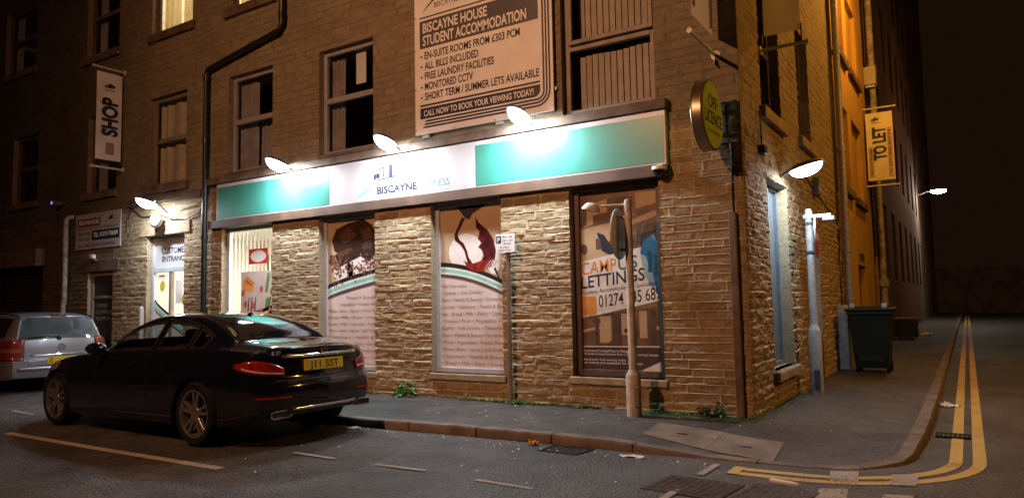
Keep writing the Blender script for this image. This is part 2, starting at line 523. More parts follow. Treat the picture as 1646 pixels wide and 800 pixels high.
def lens_mat(name, col, strength):
    m = bpy.data.materials.new(name); m.use_nodes = True
    t = NT(m); t.n.remove(t.n['Principled BSDF'])
    e = t.add('ShaderNodeEmission'); e.inputs['Color'].default_value = (*col, 1); e.inputs['Strength'].default_value = strength
    tr = t.add('ShaderNodeBsdfTransparent'); a = t.add('ShaderNodeAddShader')
    t.link(e.outputs[0], a.inputs[0]); t.link(tr.outputs[0], a.inputs[1]); t.link(a.outputs[0], t.n['Material Output'].inputs['Surface'])
    return m
M['lens'] = lens_mat('flood lamp lens', WHITE, 12.0)
M['lens_far'] = emit('far lamp lens', (1.0, 0.88, 0.70), 260.0)
M['housing'] = mat('grey lamp housing', (0.10, 0.10, 0.105), 0.45, var=0.15)
M['litter'] = mat('white paper litter', (0.70, 0.68, 0.66), 0.8)
M['bin'] = mat('dark green bin plastic', (0.006, 0.014, 0.010), 0.55, var=0.2)
M['concrete'] = mat('concrete', (0.145, 0.115, 0.09), 0.85, var=0.3, scale=3, bump=0.3)
M['kerb'] = mat('sandstone kerb', (0.135, 0.105, 0.085), 0.8, var=0.35, scale=4, bump=0.3, bscale=30)
M['grate'] = mat('rusty grate iron', (0.016, 0.013, 0.011), 0.85, var=0.4, scale=20, spec=0.15)
M['cover'] = mat('worn cast iron', (0.035, 0.032, 0.031), 0.6, var=0.4, scale=18)
M['cover_tread'] = mat('polished iron tread', (0.075, 0.068, 0.064), 0.55, var=0.4, scale=12)
M['leaf'] = mat('weed leaf', (0.09, 0.24, 0.035), 0.6, var=0.3)
M['moss'] = mat('moss and grass', (0.055, 0.12, 0.022), 0.8, var=0.4, scale=9)
M['dead_leaf'] = mat('yellow dead leaf', (0.55, 0.32, 0.05), 0.7)
M['wood'] = mat('weathered timber', (0.28, 0.20, 0.12), 0.8, var=0.3, scale=4)

def road_mat(name, c1, c2, rough=0.62, grain=0.55, crack=0.55):
    m, t, p = new_mat(name)
    tc = t.add('ShaderNodeTexCoord')
    big = t.add('ShaderNodeTexNoise'); big.inputs['Scale'].default_value = 0.55; big.inputs['Detail'].default_value = 5
    fine = t.add('ShaderNodeTexNoise'); fine.inputs['Scale'].default_value = 38; fine.inputs['Detail'].default_value = 6; fine.inputs['Roughness'].default_value = 0.75
    vor = t.add('ShaderNodeTexVoronoi'); vor.inputs['Scale'].default_value = 42
    for n in (big, fine, vor): t.link(tc.outputs['Object'], n.inputs['Vector'])
    mr = t.add('ShaderNodeMapRange'); mr.inputs[1].default_value = 0.35; mr.inputs[2].default_value = 0.65
    t.link(big.outputs['Fac'], mr.inputs[0])
    mix = t.add('ShaderNodeMix', data_type='RGBA'); mix.inputs[6].default_value = (*c1, 1); mix.inputs[7].default_value = (*c2, 1)
    t.link(mr.outputs[0], mix.inputs[0])
    mr2 = t.add('ShaderNodeMapRange'); mr2.inputs[1].default_value = 0.25; mr2.inputs[2].default_value = 0.75; mr2.inputs[3].default_value = 1-grain; mr2.inputs[4].default_value = 1+grain
    t.link(fine.outputs['Fac'], mr2.inputs[0])
    mul = t.add('ShaderNodeVectorMath', operation='MULTIPLY')
    t.link(mix.outputs[2], mul.inputs[0]); t.link(mr2.outputs[0], mul.inputs[1])
    t.link(mul.outputs[0], p.inputs['Base Color'])
    bl = t.add('ShaderNodeTexNoise'); bl.inputs['Scale'].default_value = 2.6; bl.inputs['Detail'].default_value = 8; bl.inputs['Roughness'].default_value = 0.65; t.link(tc.outputs['Object'], bl.inputs['Vector'])
    mr3 = t.add('ShaderNodeMapRange'); mr3.inputs[1].default_value = 0.34; mr3.inputs[2].default_value = 0.62; mr3.inputs[3].default_value = 0.55; mr3.inputs[4].default_value = 1.25; t.link(bl.outputs['Fac'], mr3.inputs[0])
    mu0 = t.add('ShaderNodeVectorMath', operation='MULTIPLY'); t.link(mul.outputs[0], mu0.inputs[0]); t.link(mr3.outputs[0], mu0.inputs[1]); mul = mu0
    rr = t.add('ShaderNodeMapRange'); rr.inputs[3].default_value = rough - 0.12; rr.inputs[4].default_value = rough + 0.15
    t.link(big.outputs['Fac'], rr.inputs[0]); t.link(rr.outputs[0], p.inputs['Roughness'])
    wr = t.add('ShaderNodeTexNoise'); wr.inputs['Scale'].default_value = 3.0; wr.inputs['Detail'].default_value = 5; t.link(tc.outputs['Object'], wr.inputs['Vector'])
    wa = t.add('ShaderNodeVectorMath', operation='MULTIPLY_ADD'); wa.inputs[1].default_value = (0.7, 0.7, 0.0); t.link(wr.outputs['Color'], wa.inputs[0]); t.link(tc.outputs['Object'], wa.inputs[2])
    cr = t.add('ShaderNodeTexVoronoi', feature='DISTANCE_TO_EDGE'); cr.inputs['Scale'].default_value = 0.9; t.link(wa.outputs[0], cr.inputs['Vector'])
    cm = t.add('ShaderNodeMapRange'); cm.inputs[1].default_value = 0.004; cm.inputs[2].default_value = 0.014; cm.inputs[3].default_value = 1-crack; cm.inputs[4].default_value = 1.0; t.link(cr.outputs['Distance'], cm.inputs[0])
    mu2 = t.add('ShaderNodeVectorMath', operation='MULTIPLY'); t.link(mul.outputs[0], mu2.inputs[0]); t.link(cm.outputs[0], mu2.inputs[1]); t.link(mu2.outputs[0], p.inputs['Base Color'])
    b = t.add('ShaderNodeBump'); b.inputs['Strength'].default_value = 0.9; b.inputs['Distance'].default_value = 0.014
    t.link(vor.outputs['Distance'], b.inputs['Height'])
    b2 = t.add('ShaderNodeBump'); b2.inputs['Strength'].default_value = 0.6; b2.inputs['Distance'].default_value = 0.03
    n3 = t.add('ShaderNodeTexNoise'); n3.inputs['Scale'].default_value = 9; n3.inputs['Detail'].default_value = 6
    t.link(tc.outputs['Object'], n3.inputs['Vector']); t.link(n3.outputs['Fac'], b2.inputs['Height'])
    t.link(b.outputs['Normal'], b2.inputs['Normal']); t.link(b2.outputs['Normal'], p.inputs['Normal'])
    return m
M['road'] = road_mat('old asphalt', (0.066, 0.060, 0.056), (0.034, 0.031, 0.030), grain=0.75)
M['road_patch'] = road_mat('newer asphalt patch', (0.050, 0.049, 0.050), (0.031, 0.030, 0.031), rough=0.56, grain=0.6, crack=0.0)
M['pave'] = road_mat('pavement asphalt', (0.070, 0.061, 0.052), (0.038, 0.033, 0.030), rough=0.7, grain=0.7)
def paint_mat(name, col, wear=0.58):
    m, t, p = new_mat(name)
    tc = t.add('ShaderNodeTexCoord')
    n = t.add('ShaderNodeTexNoise'); n.inputs['Scale'].default_value = 34; n.inputs['Detail'].default_value = 9; n.inputs['Roughness'].default_value = 0.8
    t.link(tc.outputs['Object'], n.inputs['Vector'])
    n2 = t.add('ShaderNodeTexNoise'); n2.inputs['Scale'].default_value = 2.2; n2.inputs['Detail'].default_value = 5
    t.link(tc.outputs['Object'], n2.inputs['Vector'])
    sm = t.add('ShaderNodeMath', operation='MULTIPLY_ADD'); sm.inputs[1].default_value = 0.55; t.link(n2.outputs['Fac'], sm.inputs[0]); t.link(n.outputs['Fac'], sm.inputs[2])
    mr = t.add('ShaderNodeMapRange'); mr.inputs[1].default_value = wear; mr.inputs[2].default_value = wear+0.22; mr.inputs[3].default_value = 0.12; mr.inputs[4].default_value = 1.0
    t.link(sm.outputs[0], mr.inputs[0])
    mix = t.add('ShaderNodeMix', data_type='RGBA'); mix.inputs[6].default_value = tuple(c*0.75 for c in col)+(1,); mix.inputs[7].default_value = (*col, 1)
    t.link(n.outputs['Fac'], mix.inputs[0]); t.link(mix.outputs[2], p.inputs['Base Color'])
    p.inputs['Roughness'].default_value = 0.7
    tr = t.add('ShaderNodeBsdfTransparent'); mx = t.add('ShaderNodeMixShader')
    t.link(mr.outputs[0], mx.inputs[0]); t.link(tr.outputs[0], mx.inputs[1]); t.link(p.outputs[0], mx.inputs[2]); t.link(mx.outputs[0], t.n['Material Output'].inputs['Surface'])
    return m
M['line_white'] = paint_mat('worn white road paint', (0.36, 0.33, 0.29), 0.56)
M['line_yellow'] = paint_mat('worn yellow road paint', (0.54, 0.37, 0.09), 0.50)
# car materials
def car_paint(name, col, metal=0.0, rough=0.3):
    m, t, p = new_mat(name)
    p.inputs['Base Color'].default_value = (*col, 1)
    p.inputs['Metallic'].default_value = metal
    tc = t.add('ShaderNodeTexCoord'); n = t.add('ShaderNodeTexNoise'); n.inputs['Scale'].default_value = 9; n.inputs['Detail'].default_value = 6
    t.link(tc.outputs['Object'], n.inputs['Vector'])
    mr = t.add('ShaderNodeMapRange'); mr.inputs[3].default_value = rough*0.7; mr.inputs[4].default_value = rough*1.35
    t.link(n.outputs['Fac'], mr.inputs[0]); t.link(mr.outputs[0], p.inputs['Roughness'])
    p.inputs['Coat Weight'].default_value = 1.0; p.inputs['Coat Roughness'].default_value = 0.03
    p.inputs['Specular IOR Level'].default_value = 0.3
    return m
M['paint_navy'] = car_paint('dark navy car paint', (0.003, 0.004, 0.011), 0.0, 0.10)
M['paint_silver'] = car_paint('silver car paint', (0.27, 0.27, 0.30), 0.5, 0.35)
M['chrome'] = mat('chrome trim', (0.72, 0.72, 0.74), 0.12, metal=1.0, var=0.05)
M['tyre'] = mat('tyre rubber', (0.008, 0.008, 0.008), 0.8, var=0.2, spec=0.15)
M['rim'] = mat('alloy rim', (0.30, 0.29, 0.29), 0.22, metal=0.8, var=0.1)
M['rim_dark'] = mat('dark alloy recess', (0.03, 0.03, 0.032), 0.45, metal=0.4)
M['tail_red'] = mat('red lamp lens', (0.22, 0.010, 0.009), 0.12, var=0.35, scale=25, coat=0.6)
M['tail_dull'] = mat('dull red lamp lens', (0.15, 0.022, 0.016), 0.2, var=0.3, scale=14, coat=0.4)
M['tail_dull_band'] = mat('pinkish lamp lens', (0.24, 0.075, 0.055), 0.2, coat=0.4)
M['tail_clear'] = mat('clear lamp lens', (0.55, 0.40, 0.36), 0.15, coat=0.6)
M['plate'] = mat('yellow number plate', (0.55, 0.37, 0.02), 0.35, var=0.03)
M['car_glass'] = glass('tinted car glass', (0.74, 0.80, 0.80), 0.02)
M['car_glass_dark'] = mat('privacy car glass', (0.006, 0.007, 0.009), 0.04, coat=0.5)
M['seat'] = mat('dark upholstery', (0.018, 0.017, 0.017), 0.7)

# ------------------------------------------------------------------ ground
ROAD = -0.10
def sheet(name, pts, z, material, kind='structure', label=None, cat=None, group=None):
    mb = MB(); mb.add([(x, y, z) for x, y in pts], [tuple(range(len(pts)))])
    o = mb.build(name, material)
    tag(o, label, cat, group, kind)
    return o
sheet('road', [(-60, -45), (70, -45), (70, 80), (-60, 80)], ROAD, M['road'])

# kerb line: (x, y, top height)
def arc_kerb():
    pts = [(-30, -0.62, 0), (-11.2, -0.62, 0), (-10.2, -1.0, 0), (-9.4, -1.84, 0), (-7.0, -1.86, 0), (-4.57, -1.92, 0), (-1.85, -1.80, 0), (-0.95, -1.80, -0.01),
           (-0.40, -1.80, -0.045), (0.05, -1.79, -0.08), (0.45, -1.77, -0.09)]
    c = (0.78, -0.93); r = 0.83
    for i in range(1, 13):
        a = R(-92 + 92*i/12)
        x = c[0] + r*math.cos(a); y = c[1] + r*math.sin(a)
        z = -0.09 + 0.05*max(0, (i-5)/7)
        pts.append((x, y, z))
    pts += [(1.64, -0.2, -0.02), (1.665, 0.9, 0), (1.67, 5, 0), (1.67, 12, 0), (1.67, 34, 0), (1.67, 62, 0)]
    return pts
KP = arc_kerb()
def resample(pts, step):
    out = []
    for a, b in zip(pts[:-1], pts[1:]):
        d = math.dist(a[:2], b[:2]); n = max(1, int(round(d/step)))
        for i in range(n): out.append(tuple(a[k] + (b[k]-a[k])*i/n for k in range(3)))
    out.append(pts[-1]); return out
KS = resample(KP, 0.3)
def inward(i):
    a = KS[max(i-1, 0)]; b = KS[min(i+1, len(KS)-1)]
    dx, dy = b[0]-a[0], b[1]-a[1]; l = math.hypot(dx, dy)
    return (-dy/l, dx/l)
kv = []; kf = []; inner = []
for i, (x, y, z) in enumerate(KS):
    nx, ny = inward(i); jog = random.uniform(-0.006, 0.006)
    dzr = random.uniform(-0.004, 0.004)
    prof = [(-0.004+jog, ROAD-0.02), (jog, z-0.03), (0.018+jog, z-0.004+dzr), (0.13, z+dzr), (0.135, ROAD-0.02)]
    for d, h in prof: kv.append((x+nx*d, y+ny*d, max(h, ROAD-0.02)))
    inner.append((x+nx*0.13, y+ny*0.13, z-0.004))
n = 5
for i in range(len(KS)-1):
    for k in range(n-1): kf.append((i*n+k, (i+1)*n+k, (i+1)*n+k+1, i*n+k+1))
kerb = mesh_obj('kerb', kv, kf, M['kerb'], smooth=35); tag(kerb, kind='structure')
# joints between the kerbstones
mb = MB(); acc = 0
for i in range(1, len(KS)-1):
    acc += math.dist(KS[i][:2], KS[i-1][:2])
    if acc > 0.85 and KS[i][1] < 20:
        acc = 0; x, y, z = KS[i]; nx, ny = inward(i); tx, ty = ny, -nx
        w = 0.005
        p = [(x-nx*0.009+tx*s*w, y-ny*0.009+ty*s*w) for s in (-1, 1)]; q = [(x+nx*0.128+tx*s*w, y+ny*0.128+ty*s*w) for s in (-1, 1)]
        mb.add([(*p[0], ROAD), (*p[1], ROAD), (*p[1], z+0.003), (*p[0], z+0.003), (*q[1], z+0.006), (*q[0], z+0.006)], [(0, 1, 2, 3), (3, 2, 4, 5)])
tag(mb.build('kerb_joint', M['dark']), kind='structure')
# pavement: from the back of the kerb to the foot of the walls
pv = []; pf = []; NS = 9
for i, (x, y, z) in enumerate(inner):
    if KS[i][0] < 0.2 and KS[i][1] < -0.5: wx, wy = min(x, 0.0), 0.03
    elif KS[i][1] > 0: wx, wy = -0.03, y
    else: wx, wy = 0.0, 0.0
    if KS[i][1] <= 0 and KS[i][0] >= 0.2: wx, wy = -0.02, 0.02
    for k in range(NS):
        t = k/(NS-1); e = t*t*(3-2*t)
        pv.append((x+(wx-x)*t, y+(wy-y)*t, z + (0.0-z)*min(1, e*1.25) + (0.004*random.uniform(-1, 1) if 0 < k < NS-1 else 0)))
for i in range(len(inner)-1):
    for k in range(NS-1): pf.append((i*NS+k, (i+1)*NS+k, (i+1)*NS+k+1, i*NS+k+1))
pavement = mesh_obj('pavement', pv, pf, M['pave'], smooth=60); tag(pavement, kind='structure')

# newer tarmac
sheet('tarmac_patch', [(-1.63, -6.5), (-1.60, -4.6), (-1.55, -3.6), (-1.60, -2.9), (-1.48, -2.15), (-0.4, -2.05), (0.0, -2.3), (0.15, -3.2), (0.3, -6.5)], ROAD+0.004, M['road_patch'])

# painted lines
def strip(name, pts, w, z, material):
    mb = MB(); L = []; Rr = []
    for i, p in enumerate(pts):
        a = pts[max(i-1, 0)]; b = pts[min(i+1, len(pts)-1)]
        dx, dy = b[0]-a[0], b[1]-a[1]; l = math.hypot(dx, dy) or 1
        nx, ny = -dy/l*w/2, dx/l*w/2
        L.append((p[0]+nx, p[1]+ny, z)); Rr.append((p[0]-nx, p[1]-ny, z))
    k = len(pts)
    mb.add(L+Rr, [(i, i+1, k+i+1, k+i) for i in range(k-1)])
    o = mb.build(name, material); tag(o, kind='structure'); return o
strip('parking_bay_line', [(-7.62, -4.11), (-5.6, -4.12), (-3.62, -4.10)], 0.10, ROAD+0.004, M['line_white'])
for a, b in (((-3.57, -3.33), (-2.98, -3.35)), ((-2.48, -3.35), (-1.92, -3.33)), ((-1.36, -3.39), (-0.80, -3.42)), ((-9.75, -3.17), (-8.98, -3.22)), ((-12.1, -3.1), (-11.4, -3.1))):
    strip('parking_bay_line', [a, b], 0.055, ROAD+0.010, M['line_white'])
strip('bay_end_line', [(0.175, -1.99), (0.165, -2.42)], 0.06, ROAD+0.012, M['line_white'])
strip('bay_end_line', [(0.16, -2.92), (0.155, -3.6)], 0.06, ROAD+0.012, M['line_white'])
def yellow(off):
    c = (0.80, -0.93)
    pts = [(0.34, -1.90-off)] if False else []
    rr = 1.10 + off
    pts += [(0.40, -0.93-rr), (0.60, -0.93-rr)]
    for i in range(0, 15):
        a = R(-90 + 90*i/14); pts.append((c[0]+rr*math.cos(a), c[1]+rr*math.sin(a)))
    X = 1.90 + off
    for y in (0.4, 2.9, 8, 16, 26, 38, 55): pts.append((X, y))
    return pts
strip('yellow_line', yellow(0.0), 0.098, ROAD+0.004, M['line_yellow'])
strip('yellow_line', yellow(0.17), 0.098, ROAD+0.004, M['line_yellow'])
strip('yellow_line', [(0.37, -1.98), (0.37, -2.25)], 0.09, ROAD+0.008, M['line_yellow'])
for q in ([(1.04, -1.80), (1.24, -1.72), (1.28, -2.09), (1.09, -2.14)], [(1.48, -1.70), (1.66, -1.62), (1.66, -2.02), (1.49, -2.07)],
          [(1.06, -2.42), (1.24, -2.33), (1.28, -2.72), (1.08, -2.76)], [(1.47, -2.38), (1.66, -2.32), (1.68, -2.70), (1.49, -2.74)]):
    sheet('give_way_marking', q, ROAD+0.008, M['line_white'])

# ------------------------------------------------------------------ the stone building
bld = empty('stone_building', (0, 0, 0), 'three storey sandstone corner building with a shop front on its ground floor', 'building')
# openings: x0, x1, z0, z1
GF = [(-19.6, -15.95, -0.05, 2.36), (-13.97, -12.97, -0.05, 2.17), (-11.74, -10.50, -0.05, 2.79), (-9.36, -7.98, 0.33, 2.79),
      (-6.84, -5.60, 0.32, 2.79), (-4.50, -3.27, 0.35, 2.80), (-2.22, -1.00, 0.38, 2.83)]
FF = [(-17.6, -16.35, 3.95, 5.60), (-14.12, -12.96, 3.88, 5.60), (-11.77, -10.50, 3.79, 5.60), (-9.22, -8.0, 3.78, 5.58), (-6.84, -5.63, 3.80, 5.56), (-2.28, -1.0, 3.74, 5.60)]
SF = [(-18.2, -16.6, 7.25, 8.9), (-14.25, -12.95, 6.93, 8.7), (-11.72, -10.36, 6.90, 8.7), (-9.23, -8.0, 6.85, 8.7), (-6.84, -5.6, 6.87, 8.7), (-2.28, -1.0, 6.9, 8.7)]
TOPZ = 10.0
XL = -24.0
c_low = Courses(3.7, 3, 0.078, 0.122, 0.18, 0.62, XL, 0)
c_up = Courses(10.2, 5, 0.095, 0.13, 0.22, 0.55, XL, 0)
STONE = np.array([(0.31, 0.225, 0.12), (0.285, 0.205, 0.11), (0.335, 0.25, 0.14), (0.26, 0.19, 0.105), (0.30, 0.225, 0.135)])
UPPER = np.array((0.78, 0.86, 0.95))
MORTAR = np.array((0.45, 0.38, 0.28))
def stone_relief(cs, amp, soft=0.010, joint=0.0060, rough=1.0, mort=1.0, dark=None, flat_fac=None, strap_h=0.016, var=1.0, tint=None):
    def f(U, Z):
        dz, du, q, ul, v = cs.eval(U, Z)
        d = np.minimum(dz, du)
        e = sstep(joint*0.6, joint+soft, d)
        nz = fbm(U*9+q[..., 0]*40, Z*18+q[..., 1]*40, 5)
        pit = fbm(U*34+q[..., 2]*20, Z*40, 3)
        tilt = (q[..., 2]-0.5)*(ul-0.5)*0.8 + (q[..., 3]-0.35)*(v-0.5)*0.9
        A = amp if flat_fac is None else amp*flat_fac(U, Z)
        h = A*e*(0.45 + 0.45*q[..., 0] + 1.1*rough*(nz-0.45) + 0.35*rough*(pit-0.45) + tilt)
        h = np.maximum(h, -0.004) + 0.001
        strap = 1-sstep(joint*0.85, joint*1.25, d + 0.004*(fbm(U*22, Z*22, 2)-0.5))
        h = h*(1-strap) + strap*strap_h
        base = STONE[(q[..., 4]*4.999).astype(int)]
        base = base*var + STONE.mean(0)*(1-var)
        tone = (1 + var*(0.36*q[..., 3]-0.20))*(0.78+0.5*nz)
        c = base*tone[..., None]
        mo = MORTAR*mort*(0.75+0.5*fbm(U*6, Z*6, 3))[..., None]
        m = strap[..., None]
        c = c*(1-m)+mo*m
        st = 0.78 + 0.4*fbm(U*0.8+5, Z*0.45+9, 4)
        c = c*st[..., None]
        if tint is not None: c = c*tint
        if dark is not None: c = c*dark(U, Z)[..., None]
        return h, np.clip(c, 0, 1)
    return f
def front_world(u, h, z): return np.stack([u, -h, z], 1)
def side_world(u, h, z): return np.stack([h, u, z], 1)
def left_tone(U, Z):   # stone tint gets darker towards the far left end of the front
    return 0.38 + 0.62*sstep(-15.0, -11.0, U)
def flatten(U, Z): # dressed smoother ashlar to the left of the dark door
    return np.where(U < -13.0, 0.25, 1.0)*np.where(U > -1.0, 0.6, 1.0)
pin_c = lambda U, Z: 1 - sstep(-0.03, -0.001, U)
ZS = 3.40
wall_sheet('wall', -10.4, 0.0, -0.04, ZS, 0.0155, 0.0115, GF, stone_relief(c_low, 0.021, dark=left_tone, flat_fac=flatten), front_world, 0.16, M['stone'], bld, pin=pin_c)
wall_sheet('wall', XL, -10.4, -0.12, ZS, 0.026, 0.017, GF, stone_relief(c_low, 0.022, dark=left_tone, flat_fac=flatten), front_world, 0.16, M['stone'], bld)
wall_sheet('wall', XL, 0.0, ZS, TOPZ, 0.03, 0.02, FF+SF, stone_relief(c_up, 0.009, soft=0.012, joint=0.006, mort=0.42, dark=left_tone, strap_h=0.002, var=0.35, tint=UPPER), front_world, 0.16, M['stone'], bld, reveal_col=(0.25, 0.19, 0.12), pin=pin_c)
# side street elevation
SG = [(1.02, 2.22, 0.42, 2.84), (3.46, 4.58, -0.05, 2.62)]
S1 = [(1.00, 2.15, 3.72, 5.58), (3.44, 4.45, 3.80, 5.58)]
S2 = [(1.00, 2.15, 6.9, 8.7), (3.44, 4.45, 6.9, 8.7)]
c_s = Courses(3.7, 21, 0.075, 0.125, 0.15, 0.45, -1, 9)
c_su = Courses(10.2, 23, 0.11, 0.15, 0.2, 0.6, -1, 9)
pin_s = lambda U, Z: sstep(0.001, 0.03, U)
SEND = 7.15
wall_sheet('wall', 0.0, SEND, -0.04, ZS, 0.018, 0.0125, SG, stone_relief(c_s, 0.034, strap_h=0.022), side_world, 0.20, M['stone'], bld, reveal_col=(0.46, 0.38, 0.25), pin=pin_s)
wall_sheet('wall', 0.0, SEND, ZS, TOPZ, 0.028, 0.02, S1+S2, stone_relief(c_su, 0.016, soft=0.014, joint=0.006, mort=0.5, strap_h=0.003, var=0.5), side_world, 0.20, M['stone'], bld, reveal_col=(0.25, 0.19, 0.12), pin=pin_s)
mb = MB()
mb.box((XL, -0.25, TOPZ), (0.25, 0.05, TOPZ+0.22)); mb.box((0.05, 0.05, TOPZ), (0.25, SEND, TOPZ+0.22))
mb.build('cornice', M['sill'], bld, bevel=0.02)
mb = MB(); mb.add([(XL, 0, TOPZ+0.2), (0.05, 0, TOPZ+0.2), (0.05, SEND, TOPZ+0.2), (XL, SEND, TOPZ+0.2), (XL, SEND/2, TOPZ+2.2), (-2, SEND/2, TOPZ+2.2)], [(0, 1, 5, 4), (1, 2, 5), (2, 3, 4, 5), (3, 0, 4), (3, 2, 1, 0)])
mb.build('roof', M['roof'], bld)
mb = MB(); mb.box((XL, SEND-0.2, -0.1), (-0.25, SEND, TOPZ)); mb.box((XL, 0.25, -0.1), (XL+0.2, SEND-0.2, TOPZ))
mb.build('rear_wall', M['trim'], bld)

# string course over the shop sign and sills under the windows
mb = MB(); mb.box((-9.72, -0.115, 3.60), (-0.84, 0.0, 3.725)); mb.build('string_course', M['trim'], bld, bevel=0.012)
mb = MB(); mb.box((-9.66, -0.10, 2.79), (-0.94, -0.002, 2.935)); mb.build('lintel', M['lintel'], bld, bevel=0.006)
mb = MB(); mb.box((-12.55, -0.075, 3.44), (-9.95, 0.0, 3.56)); mb.build('string_course', M['trim'], bld, bevel=0.012)
for o in FF[:3]:
    mb = MB(); mb.box((o[0]-0.1, -0.09, o[2]-0.15), (o[1]+0.1, 0.10, o[2])); mb.build('sill', M['trim'], bld, bevel=0.012)
for o in SF:
    mb = MB(); mb.box((o[0]-0.1, -0.09, o[2]-0.16), (o[1]+0.1, 0.10, o[2])); mb.build('sill', M['trim'], bld, bevel=0.012)
for o in FF[3:]:
    mb = MB(); mb.box((o[0]-0.02, -0.05, o[2]-0.05), (o[1]+0.02, 0.12, o[2])); mb.build('sill', M['trim'], bld, bevel=0.01)
for o in GF[4:]:
    mb = MB(); mb.box((o[0]-0.04, -0.045, o[2]-0.095), (o[1]+0.04, 0.13, o[2])); mb.build('sill', M['sill'], bld, bevel=0.015)
# door lintels
mb = MB(); mb.box((-12.0, -0.045, 2.795), (-10.3, -0.002, 3.03)); mb.build('lintel', M['sill'], bld, bevel=0.012)
mb = MB(); mb.box((-14.2, -0.03, 2.175), (-12.75, -0.002, 2.42)); mb.build('lintel', M['trim'], bld, bevel=0.012)

# ------------------------------------------------------------------ windows
def frame_mb(x0, x1, z0, z1, y0, y1, w, mids=(), vmids=()):
    mb = MB()
    mb.box((x0, y0, z0), (x0+w, y1, z1)); mb.box((x1-w, y0, z0), (x1, y1, z1))
    mb.box((x0+w, y0, z0), (x1-w, y1, z0+w)); mb.box((x0+w, y0, z1-w), (x1-w, y1, z1))
    for z in mids: mb.box((x0+w, y0-0.012, z-w*0.6), (x1-w, y1, z+w*0.6))
    for x in vmids: mb.box((x-w/2, y0, z0+w), (x+w/2, y1, z1-w))
    return mb
def pane(name, x0, x1, z0, z1, y, material, parent):
    mb = MB(); mb.add([(x0, y, z0), (x1, y, z0), (x1, y, z1), (x0, y, z1)], [(0, 1, 2, 3)])
    return mb.build(name, material, parent)
def pleats(x0, x1, z0, z1, y, amp=0.025, wl=0.09, name='curtain', material=None, parent=None):
    n = max(8, int((x1-x0)/0.012)); vs = []; fs = []
    for i in range(n+1):
        x = x0+(x1-x0)*i/n
        yy = y + amp*math.sin(2*math.pi*x/wl + 1.3*math.sin(x*7))
        vs += [(x, yy, z0), (x+0.01*math.sin(x*31), yy*1.0+0.01, z1)]
    for i in range(n): fs.append((2*i, 2*i+2, 2*i+3, 2*i+1))
    return mesh_obj(name, vs, fs, material or M['curtain'], parent, smooth=80)
lit_curtain = mat('thin cream curtain', (0.72, 0.62, 0.42), 0.9, var=0.12, scale=9)
_t = NT(lit_curtain); _tl = _t.add('ShaderNodeBsdfTranslucent'); _tl.inputs['Color'].default_value = (0.75, 0.62, 0.38, 1); _mx = _t.add('ShaderNodeMixShader'); _mx.inputs[0].default_value = 0.6
_t.link(_t.n['Principled BSDF'].outputs[0], _mx.inputs[1]); _t.link(_tl.outputs[0], _mx.inputs[2]); _t.link(_mx.outputs[0], _t.n['Material Output'].inputs['Surface'])
def sash(o, fmat, parent, mid=None, y=0.10, curt='side'):
    x0, x1, z0, z1 = o
    mid = mid if mid is not None else z0+(z1-z0)*0.52
    win = frame_mb(x0, x1, z0, z1, y, y+0.06, 0.075, mids=(mid,)).build('window', fmat, parent, bevel=0.004)
    pane('pane', x0+0.07, x1-0.07, z0+0.07, z1-0.07, y+0.04, M['glass'], win)
    if curt == 'side':
        pleats(x0+0.02, x0+0.36, z0, z1, y+0.16, parent=win)
        pleats(x1-0.10, x1-0.02, z0, z1, y+0.16, parent=win)
    elif curt == 'full':
        pleats(x0+0.02, x0+0.5, z0, z1, y+0.16, parent=win); pleats(x0+0.55, x1-0.02, z0, mid, y+0.2, parent=win, wl=0.12)
    elif curt == 'drawn':
        pleats(x0+0.02, x1-0.02, z0, z1, y+0.16, parent=win, wl=0.3, material=M['blind'])
    elif curt == 'lit':
        m2 = (x0+x1)/2
        pleats(x0+0.05, m2-0.10, z0, z1, y+0.14, amp=0.035, parent=win, wl=0.17, material=lit_curtain)
        pleats(m2+0.02, x1-0.04, z0, z1, y+0.16, amp=0.03, parent=win, wl=0.10, material=lit_curtain)
    return win
sash(FF[0], M['frame_dark'], bld, curt='none')
sash(FF[1], M['frame_dark'], bld, curt='side')
sash(FF[2], M['upvc_brown'], bld, curt='drawn', mid=4.72)
w = sash(FF[3], M['upvc'], bld, curt='full', mid=4.73)
w = sash(FF[4], M['upvc'], bld, curt='side', mid=4.72)
mb = MB(); mb.box((-6.22, 0.22, 4.95), (-6.0, 0.24, 5.5), 0.008); mb.build('hanging_paper', M['board'], w)
# big window over the right of the shop: open top light and vertical blinds
o = FF[5]; x0, x1, z0, z1 = o
w = frame_mb(x0, x1, z0, z1, 0.09, 0.15, 0.08, mids=(4.66,)).build('window', M['upvc_brown'], bld, bevel=0.004)
pane('pane', x0+0.07, x1-0.07, z0+0.07, z1-0.07, 0.135, M['glass'], w)
mb = MB()
k = x0+0.20
while k < x1-0.05:
    for za, zb in ((z0+0.04, 4.56), (4.70, z1)):
        a = 0.25+random.uniform(-0.12, 0.12); ww = 0.035
        mb.add([(k-ww*math.cos(a), 0.235-ww*math.sin(a), za), (k+ww*math.cos(a), 0.235+ww*math.sin(a), za), (k+ww*math.cos(a), 0.235+ww*math.sin(a), zb+0.008*math.sin(k*9)), (k-ww*math.cos(a), 0.235-ww*math.sin(a), zb+0.008*math.sin(k*9))], [(0, 1, 2, 3)])
    k += 0.088
mb.build('blind', M['blind'], w)
mb = frame_mb(x0+0.09, x1-0.02, 4.68, 5.58, 0.02, 0.06, 0.055); mb.build('opening_light', M['upvc_brown'], w, bevel=0.004)
mb = MB(); A0, A1, B1 = -12.2, -7.6, 2.6
